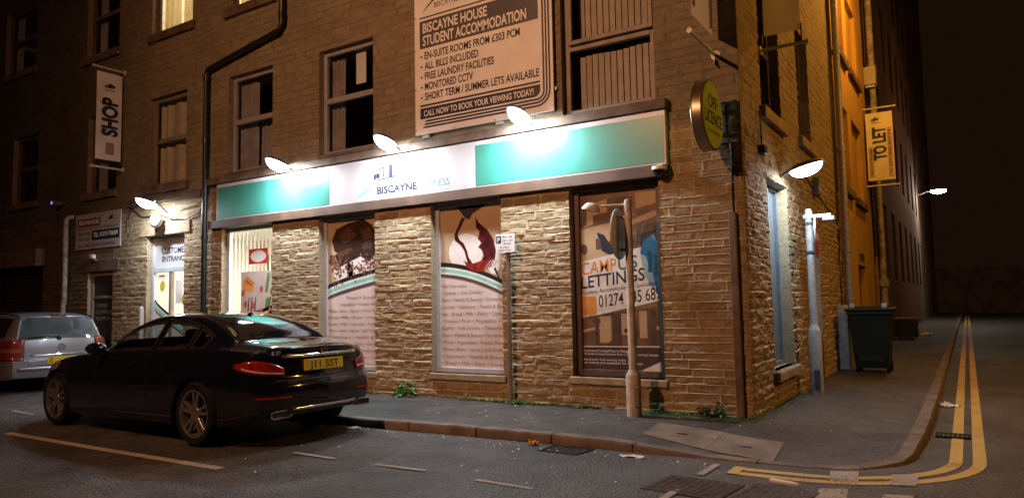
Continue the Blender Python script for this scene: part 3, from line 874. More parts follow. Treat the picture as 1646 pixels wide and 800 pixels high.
mb.add([(A0, .17, 6.5), (A1, .17, 6.5), (A1, B1, 6.5), (A0, B1, 6.5), (A0, .17, 9.2), (A1, .17, 9.2), (A1, B1, 9.2), (A0, B1, 9.2)], [(0, 1, 2, 3), (7, 6, 5, 4), (1, 2, 6, 5), (2, 3, 7, 6), (3, 0, 4, 7)])
mb.build('lit_room', mat('cream room wall', (0.70, 0.62, 0.45), 0.8), bld)
for xx in (-11.0, -8.6):
    rl = bpy.data.lights.new('room_light', 'POINT'); rl.energy = 110; rl.color = (1.0, 0.90, 0.72); rl.shadow_soft_size = 0.15
    ro = bpy.data.objects.new('room_light', rl); COL.objects.link(ro); ro.location = (xx, 1.3, 8.7)
    be = empty('pendant_lamp', (xx, 1.3, 9.2), 'pendant lamp in the left lit room upstairs' if xx < -10 else 'pendant lamp in the right lit room upstairs', 'ceiling lamp')
    mb = MB(); mb.lathe([(0.03, 8.95), (0.16, 8.88), (0.17, 8.86)], (xx, 1.3, 0), n=16, caps=False); mb.cyl((xx, 1.3, 8.95), (xx, 1.3, 9.2), 0.01, n=6); mb.build('lamp_shade', M['board'], be, origin=(xx, 1.3, 9.2))
for i, o in enumerate(SF): sash(o, M['frame_dark'], bld, curt='lit' if i in (2, 3) else 'side')
# side windows
def side_sash(o, parent, y=-0.12, fm=None):
    a, b, z0, z1 = o; fm = fm or M['frame_dark']
    mb = MB(); t = 0.07; mid = z0+(z1-z0)*0.5
    for lo, hi in (((y-0.05, a, z0), (y, a+t, z1)), ((y-0.05, b-t, z0), (y, b, z1)), ((y-0.05, a+t, z0), (y, b-t, z0+t)), ((y-0.05, a+t, z1-t), (y, b-t, z1)), ((y-0.05, a+t, mid-0.04), (y+0.012, b-t, mid+0.04))): mb.box(lo, hi)
    w = mb.build('window', fm, parent, bevel=0.004)
    mb = MB(); mb.add([(y-0.03, a+t*.9, z0+t*.9), (y-0.03, b-t*.9, z0+t*.9), (y-0.03, b-t*.9, z1-t*.9), (y-0.03, a+t*.9, z1-t*.9)], [(0, 1, 2, 3)]); mb.build('pane', M['glass'], w)
    return w
for o in S1+S2:
    side_sash(o, bld)
    mb = MB(); mb.box((-0.10, o[0]-0.1, o[2]-0.16), (0.085, o[1]+0.1, o[2])); mb.build('sill', M['sill'], bld, bevel=0.012)
# ground floor side window: pale blue-grey film behind an aluminium frame
o = SG[0]
mb = MB(); y = -0.11
for lo, hi in (((y-0.05, o[0], o[2]), (y, o[0]+0.06, o[3])), ((y-0.05, o[1]-0.06, o[2]), (y, o[1], o[3])), ((y-0.05, o[0]+0.06, o[2]), (y, o[1]-0.06, o[2]+0.06)), ((y-0.05, o[0]+0.06, o[3]-0.06), (y, o[1]-0.06, o[3])), ((y-0.05, 1.60, o[2]+0.06), (y+0.01, 1.66, o[3]-0.06))): mb.box(lo, hi)
w = mb.build('window', mat('blue grey frame', (0.17, 0.21, 0.27), 0.4, var=0.1), bld, bevel=0.005)
mb = MB(); mb.add([(y-0.03, o[0]+.05, o[2]+.05), (y-0.03, o[1]-.05, o[2]+.05), (y-0.03, o[1]-.05, o[3]-.05), (y-0.03, o[0]+.05, o[3]-.05)], [(0, 1, 2, 3)])
mb.build('pane', mat('blue grey window film', (0.11, 0.17, 0.22), 0.2, coat=0.4, var=0.1, scale=2), w)
mb = MB(); mb.box((-0.10, o[0]-0.07, o[2]-0.13), (0.10, o[1]+0.07, o[2])); mb.build('sill', M['sill'], bld, bevel=0.02)
# side door
mb = MB(); mb.box((-0.16, 3.46, -0.02), (-0.11, 4.58, 2.60))
d = mb.build('door', M['frame_dark'], bld)
mb = MB(); mb.box((-0.11, 3.46, 0), (-0.05, 3.54, 2.60)); mb.box((-0.11, 4.50, 0), (-0.05, 4.58, 2.60)); mb.box((-0.11, 3.54, 2.0), (-0.05, 4.50, 2.08)); mb.build('door_frame', M['upvc_brown'], d, bevel=0.005)

# ---- posters on the shop windows
PY = 0.13
fp = front_frame(PY-0.001)
ROWS3 = ["Wines • Food • Lunches", "• Spirits • Soft Drinks •", "Dairy • Health & Beauty • Groceries", "Lunches • Stationary • Health & Bea", "ries • Bread • Milk • Dairy • Cereal", "• Snacks • Fruit • Vegetables • F", "Spirits • Soft Drinks • Toiletries",
         "Dairy • Health & Beauty • Groceries", "• Fruit • Vegetables • Frozen Food", "Wines • Beers • Spirits • Soft Drinks", "• Stationary • Health & Beauty", "• Bread • Milk • Dairy • Cereal", "Snacks • Fruit • Vegetables • Nuts"]
def shop_window(o, fmat, w=0.07):
    return frame_mb(o[0], o[1], o[2], o[3], 0.095, 0.16, w).build('window', fmat, bld, bevel=0.005)
def swoosh(parent, xs, top, offs, mats):
    lays = []
    for k, (a, b) in enumerate(offs):
        mb = MB(); mb.band([(x, z+b) for x, z in zip(xs, top)], [(x, z+a) for x, z in zip(xs, top)], fp, 0.003+0.0004*k)
        mb.build('printed_band', mats[k], parent)
# window with chocolate
o = GF[4]; win2 = shop_window(o, M['alu'])
a, b, z0, z1 = o[0]+0.06, o[1]-0.06, o[2]+0.06, o[3]-0.06
pane('poster', a, b, z0, z1, PY, M['poster_pale'], win2)
xs = np.linspace(a, b, 16); tp = 1.635 + 0.24*(np.linspace(0, 1, 16)**0.75)
mb = MB(); mb.band(list(zip(xs, tp)), [(x, z1) for x in xs], fp, 0.001); mb.build('printed_backdrop', M['poster_beige'], win2)
mb = MB(); mb.flat(blob(-6.05, 1.98, 0.30, 20, 0.05), fp, 0.0016); mb.flat(blob(-6.42, 1.86, 0.22, 20, 0.05), fp, 0.0016); mb.build('printed_glow', M['poster_cream'], win2)
mb = MB()
mb.flat([(-6.68, 2.40), (-6.58, 2.58), (-6.30, 2.66), (-5.98, 2.70), (-5.80, 2.60), (-5.70, 2.46), (-5.68, 2.28), (-6.0, 2.15), (-6.35, 2.12), (-6.62, 2.22)], fp, 0.0024)
mb.flat([(-6.62, 2.16), (-6.20, 2.26), (-6.02, 2.12), (-6.50, 1.96)], fp, 0.0030)
mb.flat([(-6.10, 2.32), (-5.78, 2.42), (-5.67, 2.18), (-5.86, 2.02), (-6.02, 2.10)], fp, 0.0030)
mb.build('printed_chocolate', M['choc'], win2)
mb = MB()
mb.flat([(-6.55, 2.45), (-6.30, 2.60), (-6.12, 2.45), (-6.38, 2.32)], fp, 0.0036); mb.flat([(-6.05, 2.52), (-5.84, 2.56), (-5.76, 2.40), (-5.98, 2.36)], fp, 0.0036)
mb.flat([(-6.58, 2.19), (-6.26, 2.27), (-6.20, 2.22), (-6.50, 2.10)], fp, 0.0036); mb.flat([(-6.03, 2.30), (-5.82, 2.36), (-5.78, 2.26), (-5.97, 2.20)], fp, 0.0036)
mb.build('printed_chocolate', M['choc2'], win2)
mb = MB(); rr = random.Random(4)
for cx, cz, s in ((-6.62, 2.02, .10), (-6.55, 1.86, .14), (-6.28, 1.93, .13), (-6.0, 1.92, .14), (-5.82, 2.0, .12), (-6.7, 2.1, .06)):
    for i in range(34): mb.flat(blob(cx+rr.gauss(0, s*0.55), cz+rr.gauss(0, s*0.6), rr.uniform(0.010, 0.026), 6, 0.4, rr), fp, 0.0042+0.00003*i)
mb.build('printed_crumbs', M['choc3'], win2)
swoosh(win2, xs, tp, [(0.035, -0.03), (-0.03, -0.065), (-0.065, -0.125), (-0.125, -0.155), (-0.155, -0.20)], [M['ink'], M['poster_cream'], M['teal_print'], M['poster_cream'], M['grey_print']])
mb = MB(); R2 = ["Food • Snacks", "Vegetables • Frozen Food", "Wines • Beers • Spirits • Soft Drinks", "Bread • Milk • Dairy • Cereal", "Snacks • Fruit • Vegetables • Frozen", "Wines • Beers • Spirits • Soft Drinks", "• Stationary • Health & B", "• Bread • Milk • Dairy • Cereal", "Snacks • Fruit • Vegetables •", "Wines • Beers • Spirits • Soft", "• Stationary • Health & Beauty"]
for i, s in enumerate(R2):
    z = 1.47-0.104*i; u = a+0.02+(0.42 if i == 0 else 0.25 if i == 1 else 0.0)
    text(mb, s, fp, u, z-0.03, 0.047, b-0.02-u, 0.002)
mb.build('lettering', M['row_ink'], win2)
# window with wine
o = GF[5]; win3 = shop_window(o, M['alu'])
a, b, z0, z1 = o[0]+0.06, o[1]-0.06, o[2]+0.06, o[3]-0.06
pane('poster', a, b, z0, z1, PY, M['poster_pale'], win3)
xs = np.linspace(a, b, 18); t_ = np.linspace(0, 1, 18); tp = 1.905 - 0.06*t_ - 0.24*t_**2
mb = MB(); mb.band(list(zip(xs, tp)), [(x, z1) for x in xs], fp, 0.001); mb.build('printed_backdrop', M['poster_beige'], win3)
mb = MB(); mb.flat(ellipse(-3.98, 2.06, 0.30, 0.27), fp, 0.0014); mb.flat(ellipse(-3.50, 1.95, 0.12, 0.22), fp, 0.0014); mb.build('printed_glow', M['poster_cream'], win3)
mb = MB(); mb.flat([(-4.12, 2.72), (-4.02, 2.60), (-3.98, 2.55), (-3.90, 2.53), (-3.86, 2.60), (-3.55, 2.745), (-4.14, 2.745)], fp, 0.002)
mb.flat([(-3.50, 1.80), (-3.40, 1.63), (-3.38, 1.63), (-3.47, 1.83)], fp, 0.002)
mb.build('printed_bottle', M['navy'], win3)
mb = MB()   # stream of wine, bowl of the glass
mb.band([(-4.04, 2.57), (-4.10, 2.46), (-4.17, 2.34), (-4.17, 2.24), (-4.07, 2.17), (-4.00, 2.08), (-3.97, 1.98), (-3.94, 1.88)], [(-3.98, 2.55), (-4.05, 2.44), (-4.12, 2.33), (-4.09, 2.25), (-4.01, 2.19), (-3.955, 2.08), (-3.925, 1.98), (-3.85, 1.88)], fp, 0.0028)
mb.flat([(-3.80, 2.56), (-3.74, 2.47), (-3.60, 2.36), (-3.50, 2.22), (-3.455, 2.05), (-3.48, 1.93), (-3.60, 1.88), (-3.72, 1.90), (-3.66, 2.0), (-3.70, 2.08), (-3.76, 2.12), (-3.70, 2.18), (-3.76, 2.24), (-3.73, 2.34), (-3.79, 2.40)], fp, 0.0028)
mb.build('printed_wine', M['wine'], win3)
mb = MB(); mb.flat([(-4.02, 1.95), (-3.92, 1.89), (-3.82, 1.90), (-3.70, 1.93), (-3.58, 1.92), (-3.47, 1.97), (-3.55, 1.84), (-3.70, 1.77), (-3.84, 1.78), (-3.95, 1.84)], fp, 0.0032); mb.build('printed_wine', M['wine2'], win3)
mb = MB()
for k in range(4): mb.band([(-3.66+0.05*k, 1.80+0.012*k), (-3.55+0.04*k, 1.93)], [(-3.645+0.05*k, 1.80+0.012*k), (-3.535+0.04*k, 1.93)], fp, 0.0036)
mb.band([(-4.27, 2.26), (-4.18, 2.10), (-4.08, 1.97)], [(-4.264, 2.26), (-4.174, 2.10), (-4.074, 1.97)], fp, 0.0036); mb.build('printed_highlight', M['light_grey_print'], win3)
swoosh(win3, xs, tp, [(0.03, -0.035), (-0.035, -0.065), (-0.065, -0.11), (-0.11, -0.14), (-0.14, -0.18)], [M['ink'], M['poster_cream'], M['teal_print'], M['poster_cream'], M['grey_print']])
mb = MB()
for i, s in enumerate(ROWS3):
    z = 1.585-0.1005*i; e = b-0.02-(0.62 if i == 0 else 0.30 if i == 1 else 0)
    text(mb, s, fp, a+0.02, z-0.022, 0.049, e-a-0.02, 0.002)
mb.build('lettering', M['row_ink'], win3)
# lettings window
o = GF[6]; win4 = shop_window(o, M['frame_dark'], 0.085)
a, b, z0, z1 = o[0]+0.07, o[1]-0.05, o[2]+0.07, o[3]-0.07
pane('poster', a, b, z0, z1, PY, M['brown_print2'], win4)
def clipx(poly): return [(min(max(x, a+0.001), b-0.001), min(max(z, z0+0.001), z1-0.001)) for x, z in poly]
mb = MB()   # upper room photograph
mb.flat(clipx([(a, 2.52), (-1.75, 2.62), (-1.75, 2.36), (a, 2.26)]), fp, 0.0006); mb.flat(clipx([(-1.36, 2.66), (b, 2.66), (b, 2.52), (-1.36, 2.46)]), fp, 0.0006)
mb.flat(clipx([(a, 2.24), (-1.55, 2.36), (-1.55, 2.10), (a, 2.02)]), fp, 0.0006); mb.flat(clipx([(-1.50, 2.30), (b, 2.44), (b, 2.36), (-1.50, 2.24)]), fp, 0.0008)
mb.flat(clipx([(a, 2.12), (-1.80, 2.12), (-1.60, 1.86), (a, 1.80)]), fp, 0.0010)
mb.build('printed_room', M['tan_print'], win4)
mb = MB(); mb.flat(clipx([(-1.90, 2.20), (-1.80, 2.16), (-1.72, 2.04), (-1.50, 1.92), (-1.62, 1.84), (-1.84, 1.96)]), fp, 0.0014); mb.flat(clipx([(-1.66, 2.14), (-1.50, 2.18), (-1.40, 2.05), (-1.52, 1.98)]), fp, 0.0014)
mb.build('printed_bed', M['navy'], win4)
mb = MB(); mb.flat(ellipse(-1.60, 2.10, 0.10, 0.075, rot=-0.4), fp, 0.0018); mb.build('printed_pillow', M['light_grey_print'], win4)
mb = MB(); mb.flat(clipx([(a, 2.66), (-2.04, 2.66), (-2.04, 2.30), (a, 2.26)]), fp, 0.0010); mb.flat(clipx([(-1.95, 2.42), (-1.55, 2.48), (-1.50, 2.34), (-1.95, 2.28)]), fp, 0.0012); mb.flat(clipx([(-1.36, 2.22), (b, 2.30), (b, 1.95), (-1.36, 2.02)]), fp, 0.0012)
mb.flat(clipx([(-1.75, 2.62), (-1.40, 2.62), (-1.40, 2.50), (-1.70, 2.44)]), fp, 0.0012); mb.flat(ellipse(-2.09, 1.99, 0.05, 0.07), fp, 0.0014); mb.flat(clipx([(-1.92, 2.12), (-1.86, 2.12), (-1.84, 1.98), (-1.92, 1.98)]), fp, 0.0016)
mb.build('printed_furniture', M['brown_print'], win4)
mb = MB(); mb.flat(clipx([(a, 1.83), (b, 2.02), (b, 1.32), (a, 1.10)]), fp, 0.0020); mb.build('printed_banner', M['poster_white'], win4)
mb = MB(); mb.flat(clipx([(-1.32, 1.90), (-1.27, 2.06), (-1.14, 2.12), (b, 1.96), (b, 1.28), (-1.10, 1.34), (-1.16, 1.62), (-1.25, 1.86)]), fp, 0.0026); mb.build('printed_swoosh', M['blue_print'], win4)
mb = MB(); mb.flat(clipx([(-1.22, 1.66), (-1.17, 1.67), (-1.17, 1.92), (-1.22, 1.93)]), fp, 0.0030); mb.flat(clipx([(-1.14, 1.62), (b, 1.64), (b, 1.93), (-1.14, 1.89)]), fp, 0.0030); mb.build('printed_tower', M['teal_dark'], win4)
mb = MB(); mb.flat(rrect(a+0.005, 1.15, -1.93, 1.385, 0.04), fp, 0.0026); mb.build('printed_badge', M['orange_print'], win4)
mb = MB(); text(mb, 'CAMP', fp, a+0.01, 1.66, 0.155, 0.50, 0.0034, 0.01, 0.09); mb.build('lettering', M['orange_print'], win4)
mb = MB(); text(mb, 'US', fp, -1.62, 1.705, 0.155, 0.26, 0.0034, 0.01, 0.09); mb.build('lettering', M['teal_dark'], win4)
mb = MB(); text(mb, 'LETTINGS', fp, a+0.01, 1.485, 0.15, 0.87, 0.0034, 0.012, 0.10)
text(mb, 'Student Accommodation Specialists', fp, a+0.02, 1.405, 0.05, 1.02, 0.0034, 0, 0.10)
text(mb, '01274 745 689', fp, -1.90, 1.245, 0.145, 0.83, 0.0034, 0.006, 0.11)
text(mb, 'info@campuslettings.com  campuslettings.com', fp, a+0.02, 1.105, 0.03, 1.0, 0.0034, 0, 0.11)
mb.build('lettering', M['navy'], win4)
mb = MB()   # lower room photograph
for (xa, xb, za, zb) in ((-1.90, -1.74, 0.80, 1.13), (-1.62, -1.48, 0.90, 1.16), (-1.36, -1.26, 0.86, 1.20)): mb.flat(rect(xa, za, xb, zb), fp, 0.0008)
mb.flat(clipx([(a, 0.96), (-1.82, 1.02), (-1.82, 0.99), (a, 0.92)]), fp, 0.0010); mb.flat(clipx([(-1.22, 1.02), (b, 1.0), (b, 0.95), (-1.22, 0.98)]), fp, 0.0010)
mb.build('printed_room', M['tan_print'], win4)
mb = MB()
for (xa, xb, za, zb) in ((-1.72, -1.60, 0.76, 1.16), (-1.96, -1.91, 0.76, 1.06), (-1.46, -1.40, 0.76, 1.06), (-1.22, -1.14, 0.78, 1.20)): mb.flat(rect(xa, za, xb, zb), fp, 0.0012)
for cx, cz, r in ((-1.94, 1.07, .06), (-1.52, .95, .05), (-1.42, .93, .06), (-1.18, .84, .06)): mb.flat(ellipse(cx, cz, r, r*.6), fp, 0.0014)
mb.flat(clipx([(-1.86, 0.75), (-1.72, 0.84), (-1.56, 0.75)]), fp, 0.0014)
mb.build('printed_furniture', M['brown_print'], win4)
mb = MB(); mb.flat(rect(a, z0, b, 0.745), fp, 0.0020); mb.build('printed_panel', M['plum_print'], win4)
mb = MB(); mb.flat([(a, 0.755), (b, 0.765), (b, 0.752), (a, 0.742)], fp, 0.0024)
for i, s in enumerate(("Experienced Letting/Property Management", "All kinds of student house from 1 bed flats to large houses", "Book your free viewing today", "all rooms are available for this year")):
    text(mb, s, fp, a+0.02, (0.685, 0.645, 0.575, 0.535)[i], 0.028, (0.72, 1.0, 0.58, 0.80)[i], 0.0024, 0.012)
mb.flat([(-1.38, 0.452), (b-0.002, 0.455), (b-0.002, 0.60)], fp, 0.0026)
mb.build('lettering', M['poster_white'], win4)
pane('pane', a, b, z0, z1, PY-0.014, M['glass_clear'], win4)

# ---- lit shop window with blinds, and the lit customer entrance
mb = MB()
X0, X1, Y1, Z1 = -12.4, -7.5, 3.2, 2.95
mb.add([(X0, .17, -.02), (X1, .17, -.02), (X1, Y1, -.02), (X0, Y1, -.02), (X0, .17, Z1), (X1, .17, Z1), (X1, Y1, Z1), (X0, Y1, Z1)], [(0, 1, 2, 3), (7, 6, 5, 4), (1, 2, 6, 5), (2, 3, 7, 6), (3, 0, 4, 7)])
mb.build('shop_room', mat('cream shop wall', (0.74, 0.72, 0.64), 0.7, var=0.06), bld)
mb = MB()
for k in range(5): mb.box((-9.55+0.0*k, 2.2, 0.3+0.45*k), (-7.9, 2.55, 0.34+0.45*k))
mb.box((-9.6, 2.2, 0), (-9.55, 2.6, 2.3)); mb.box((-7.9, 2.2, 0), (-7.85, 2.6, 2.3))
mb.build('shelving', M['light_grey_print'], bld)
mb = MB(); mb.box((-9.35, 0.95, 1.75), (-8.95, 1.0, 2.35)); mb.build('room_panel', M['green_print'], bld)
o = GF[3]; win1 = shop_window(o, M['alu'])
a, b, z0, z1 = o[0]+0.07, o[1]-0.06, o[2]+0.06, o[3]-0.06
pane('pane', a, b, z0, z1, PY, M['glass_clear'], win1)
mb = MB(); k = a+0.03
while k < b:
    zb = 0.98 if k > -9.0 else z0
    mb.add([(k, 0.20, zb), (k+0.008, 0.225, zb), (k+0.008, 0.225, z1), (k, 0.20, z1)], [(0, 1, 2, 3)]); k += 0.105
mb.build('blind', mat('cream blind', (0.78, 0.74, 0.68), 0.8), win1)
mb = MB(); mb.flat(rect(-8.99, 0.62, b, 1.98), fp, 0.002)
pst = mb.build('poster', M['poster_pale'], win1)
mb = MB(); mb.flat(rect(-8.78, 2.11, -8.27, 2.38), fp, 0.002); mb.build('printed_sign', M['red'], win1)
mb = MB(); mb.flat(ellipse(-8.52, 2.245, 0.21, 0.105), fp, 0.003); mb.build('printed_oval', M['poster_cream'], win1)
mb = MB()
mb.flat([(-8.95, 1.80), (-8.82, 1.90), (-8.62, 1.78), (-8.68, 1.66), (-8.90, 1.62)], fp, 0.003); mb.flat(blob(-8.72, 1.68, .07), fp, 0.0034)
mb.build('printed_food', M['orange_print'], pst)
mb = MB()
for cx, cz in ((-8.93, 1.60), (-8.43, 1.66), (-8.15, 1.62), (-8.86, 1.40), (-8.66, 1.38), (-8.92, 1.22), (-8.70, 1.24), (-8.43, 1.26), (-8.20, 1.28)): mb.flat(ellipse(cx, cz, 0.045, 0.06), fp, 0.0038)
mb.flat([(-8.84, 1.84), (-8.70, 1.76), (-8.70, 1.72), (-8.86, 1.78)], fp, 0.004)
mb.build('printed_price', mat('salmon print', (0.60, 0.13, 0.08), 0.5), pst)
mb = MB(); mb.flat([(-8.34, 1.60), (-8.26, 1.60), (-8.20, 1.92), (-8.27, 1.95)], fp, 0.003); mb.flat([(-8.36, 1.20), (-8.22, 1.22), (-8.17, 1.52), (-8.30, 1.50)], fp, 0.003)
mb.build('printed_bottle', M['green_print'], pst)
mb = MB()
for x in (-8.80, -8.72, -8.62): mb.flat([(x-.02, 1.18), (x+.02, 1.18), (x+.05, 1.52), (x+.03, 1.52)], fp, 0.003)
mb.build('printed_bottle', M['wine'], pst)
xs = np.linspace(a, b, 14); tp = 1.20 + 0.20*(np.linspace(0, 1, 14)**2)-0.02
swoosh(win1, xs, tp, [(0.03, -0.035), (-0.035, -0.065), (-0.065, -0.13)], [M['ink'], M['poster_cream'], M['green_print']])
mb = MB(); mb.band([(x, z0) for x in xs], [(x, z-0.13) for x, z in zip(xs, tp)], fp, 0.003); mb.build('poster', M['poster_pale'], win1)
# customer door
o = GF[2]
a, b = o[0], o[1]
mb = frame_mb(a, b, -0.02, 2.79, 0.095, 0.16, 0.075, mids=(2.12,)); dw = mb.build('door', M['alu'], bld, bevel=0.005)
pane('sign_panel', a+0.07, b-0.07, 2.17, 2.72, PY, M['white_sign'], dw)
mb = MB(); text(mb, 'CUSTOMER', fp, -11.46, 2.44, 0.115, 0.83, 0.003, 0.02); text(mb, 'ENTRANCE', fp, -11.45, 2.285, 0.10, 0.82, 0.003, 0.02); mb.build('lettering', M['navy'], dw)
pane('pane', a+0.07, b-0.07, 0.05, 2.08, PY, M['glass_clear'], dw)
mb = MB(); mb.box((-11.16, 0.10, 0.0), (-11.09, 0.17, 2.07)); mb.build('stile', M['upvc_brown'], dw)
mb = MB(); mb.flat(ellipse(-11.42, 1.80, 0.085, 0.11), fp, 0.002); mb.flat(ellipse(-10.70, 1.52, 0.08, 0.11), fp, 0.002); mb.build('sticker', M['yellow_sticker'], dw)
mb = MB(); mb.flat(rect(-10.98, 1.45, -10.78, 1.90), fp, 0.002); mb.flat(rect(-11.55, 1.92, -11.35, 2.02), fp, 0.002); mb.build('notice', M['poster_white'], dw)
xs = np.linspace(a+0.07, b-0.07, 14); t_ = np.linspace(0, 1, 14); tp = 1.52-0.55*t_**0.8
swoosh(dw, xs, tp, [(0.03, -0.03), (-0.03, -0.07), (-0.07, -0.15), (-0.15, -0.19)], [M['ink'], M['poster_cream'], M['teal_print'], M['grey_print']])
mb = MB(); mb.band([(x, 0.05) for x in xs], [(x, z-0.19) for x, z in zip(xs, tp)], fp, 0.003); mb.build('poster', M['poster_pale'], dw)
# dark double door with lettering, at the left
mb = MB(); mb.box((-13.97, 0.10, -0.1), (-12.97, 0.15, 2.17)); dd = mb.build('door', mat('dark door paint', (0.03, 0.03, 0.035), 0.5, var=0.2), bld)
mb = MB(); mb.box((-13.97, 0.06, -0.1), (-13.89, 0.10, 2.17)); mb.box((-13.06, 0.06, -0.1), (-12.97, 0.10, 2.17)); mb.box((-13.89, 0.06, 2.08), (-13.06, 0.10, 2.17)); mb.box((-13.89, 0.07, 1.60), (-13.06, 0.10, 1.66)); mb.build('door_frame', M['upvc_brown'], dd, bevel=0.005)
mb = MB(); fr = front_frame(0.098)
for i, s in enumerate(('STUDENT', 'ACCOMMODATION', 'RECEPTION')): text(mb, s, fr, -13.80, 1.42-0.14*i, 0.07, (0.45, 0.66, 0.55)[i], 0.001)
mb.build('lettering', M['light_grey_print'], dd)
# roller shutter
mb = MB(); zz = -0.1
while zz < 2.36:
    mb.add([(-19.6, 0.14, zz), (-15.95, 0.14, zz), (-15.95, 0.115, zz+0.035), (-19.6, 0.115, zz+0.035), (-15.95, 0.14, zz+0.078), (-19.6, 0.14, zz+0.078)], [(0, 1, 2, 3), (3, 2, 4, 5)]); zz += 0.08
sh = mb.build('roller_shutter', mat('dark shutter steel', (0.05, 0.035, 0.028), 0.5, metal=0.4, var=0.3, scale=3), bld)
mb = MB(); mb.box((-19.7, -0.22, 2.40), (-15.85, -0.002, 2.80)); mb.build('shutter_box', M['trim'], bld, bevel=0.01)

# ---- rainwater pipes of the building
mb = MB()
mb.tube([(-9.76, -0.10, -0.05), (-9.76, -0.10, 3.0), (-9.76, -0.10, 5.70), (-9.70, -0.10, 5.80), (-7.75, -0.10, 6.10), (-7.66, -0.10, 6.2), (-7.66, -0.10, 9.9)], 0.05, 12)
for z in (0.9, 2.6, 4.4, 5.6): mb.cyl((-9.76, -0.10, z), (-9.76, -0.10, z+0.09), 0.062, n=12)
for z in (6.3, 8.0): mb.cyl((-7.66, -0.10, z), (-7.66, -0.10, z+0.09), 0.062, n=12)
mb.build('drainpipe', M['iron'], bld, smooth=40)
mb = MB(); mb.tube([(-14.62, 0.0, 3.42), (-14.68, -0.08, 3.42), (-14.76, -0.10, 3.36), (-14.76, -0.10, 3.2), (-14.75, -0.10, 1.6), (-14.79, -0.10, 1.45), (-14.79, -0.10, -0.1)], 0.052, 12)
for z in (1.5, 2.9): mb.cyl((-14.77, -0.10, z), (-14.77, -0.10, z+0.07), 0.064, n=12)
mb.build('drainpipe', M['pipe_pale'], bld, smooth=40)
mb = MB(); mb.box((-0.17, -0.07, 0.0), (-0.085, -0.001, 2.29), 0.012); mb.build('pipe_cover', M['pipe_brown'], bld)
mb = MB(); mb.tube([(-0.12, -0.02, 2.29), (-0.12, -0.02, 2.75), (-0.11, -0.02, 3.1)], 0.011, 8); mb.build('cable', M['black'], bld)
mb = MB(); mb.cyl((0.11, 7.28, 0.0), (0.11, 7.28, 9.9), 0.065, n=16)
for z in (1.25, 2.2, 4.2, 6.2, 8.2): mb.cyl((0.11, 7.28, z), (0.11, 7.28, z+0.1), 0.08, n=16)
mb.build('drainpipe', M['galv'], bld, smooth=40)
mb = MB(); mb.box((0.012, 6.18, -0.01), (0.20, 6.36, 1.17), 0.03); mb.build('pipe_guard', M['galv'], bld)
mb = MB(); pts = [(0.035, 6.75+0.03*math.sin(z*2.1), z) for z in np.linspace(0.3, 9.8, 40)]; mb.tube(pts, 0.014, 6)
pts = [(0.03, 6.95+0.03*math.sin(z*1.7+1), z) for z in np.linspace(2.2, 9.8, 36)]; mb.tube(pts, 0.012, 6); mb.tube([(0.035, 3.3, 3.25), (0.035, 4.6, 3.05), (0.035, 6.75, 2.75)], 0.009, 6)
mb.build('cable', M['black'], bld)
mb = MB(); mb.tube([(-9.78, -0.06, 3.36), (-10.0, -0.05, 3.12), (-10.4, -0.05, 3.05), (-10.9, -0.05, 3.08), (-11.2, -0.06, 3.18), (-11.9, -0.05, 3.2), (-12.3, -0.04, 3.42), (-12.6, -0.04, 3.5)], 0.011, 8)
mb.tube([(-9.78, -0.06, 3.40), (-10.1, -0.05, 3.27), (-10.5, -0.05, 3.24), (-10.9, -0.05, 3.08)], 0.009, 8)
mb.tube([(-12.3, -0.04, 3.42), (-12.42, -0.04, 3.2), (-12.40, -0.04, 2.9)], 0.008, 8)
mb.build('cable', M['black'], bld)

# ------------------------------------------------------------------ shop sign over the windows
FY = -0.085
sg = empty('fascia_sign', (-5.15, FY, 3.25), 'long white and teal shop sign above the windows', 'shop sign')
og = (-5.15, FY, 3.25)
fs = front_frame(FY)
mb = MB(); mb.box((-9.43, FY, 2.925), (-0.86, -0.002, 3.585)); mb.build('sign_box', M['white_sign'], sg, origin=og, bevel=0.008)
mb = MB(); mb.box((-9.44, FY-0.01, 2.895), (-0.85, -0.06, 2.923)); mb.build('drip_rail', M['iron'], sg, origin=og)
mb = MB(); mb.flat(rect(-9.40, 2.955, -6.52, 3.525), fs, 0.004); mb.build('teal_panel', M['teal'], sg, origin=og)
mb = MB(); mb.flat(rect(-3.63, 2.955, -0.89, 3.525), fs, 0.004); mb.build('teal_panel', M['teal'], sg, origin=og)
mb = MB()
mb.flat([(-5.55, 3.245), (-5.50, 3.26), (-5.50, 3.345), (-5.55, 3.325)], fs, 0.004); mb.flat([(-5.495, 3.26), (-5.42, 3.27), (-5.42, 3.34), (-5.495, 3.345)], fs, 0.005)
mb.flat([(-5.50, 3.245), (-5.10, 3.275), (-5.10, 3.255), (-5.50, 3.232)], fs, 0.005)
mb.band([(-5.45, 3.40), (-5.36, 3.435), (-5.335, 3.435), (-5.335, 3.27)], [(-5.45, 3.372), (-5.37, 3.405), (-5.365, 3.405), (-5.365, 3.27)], fs, 0.004)
mb.flat([(-5.24, 3.265), (-5.16, 3.275), (-5.16, 3.44), (-5.24, 3.475)], fs, 0.004); mb.band([(-5.34, 3.445), (-5.24, 3.48)], [(-5.34, 3.425), (-5.24, 3.46)], fs, 0.0045)
mb.flat([(-5.13, 3.27), (-5.095, 3.27), (-5.095, 3.40), (-5.13, 3.385)], fs, 0.004); mb.band([(-5.16, 3.37), (-5.12, 3.39)], [(-5.16, 3.358), (-5.12, 3.378)], fs, 0.0045)
mb.build('logo', M['navy'], sg, origin=og)
mb = MB(); tt = np.linspace(0, 1, 12)
mb.band([(-5.94+0.42*t, 2.985+0.22*t**0.75) for t in tt], [(-5.94+0.42*t, 2.985+0.22*t**0.75-0.05*math.sin(math.pi*t)) for t in tt], fs, 0.004); mb.build('logo_swoosh', M['teal_print'], sg, origin=og)
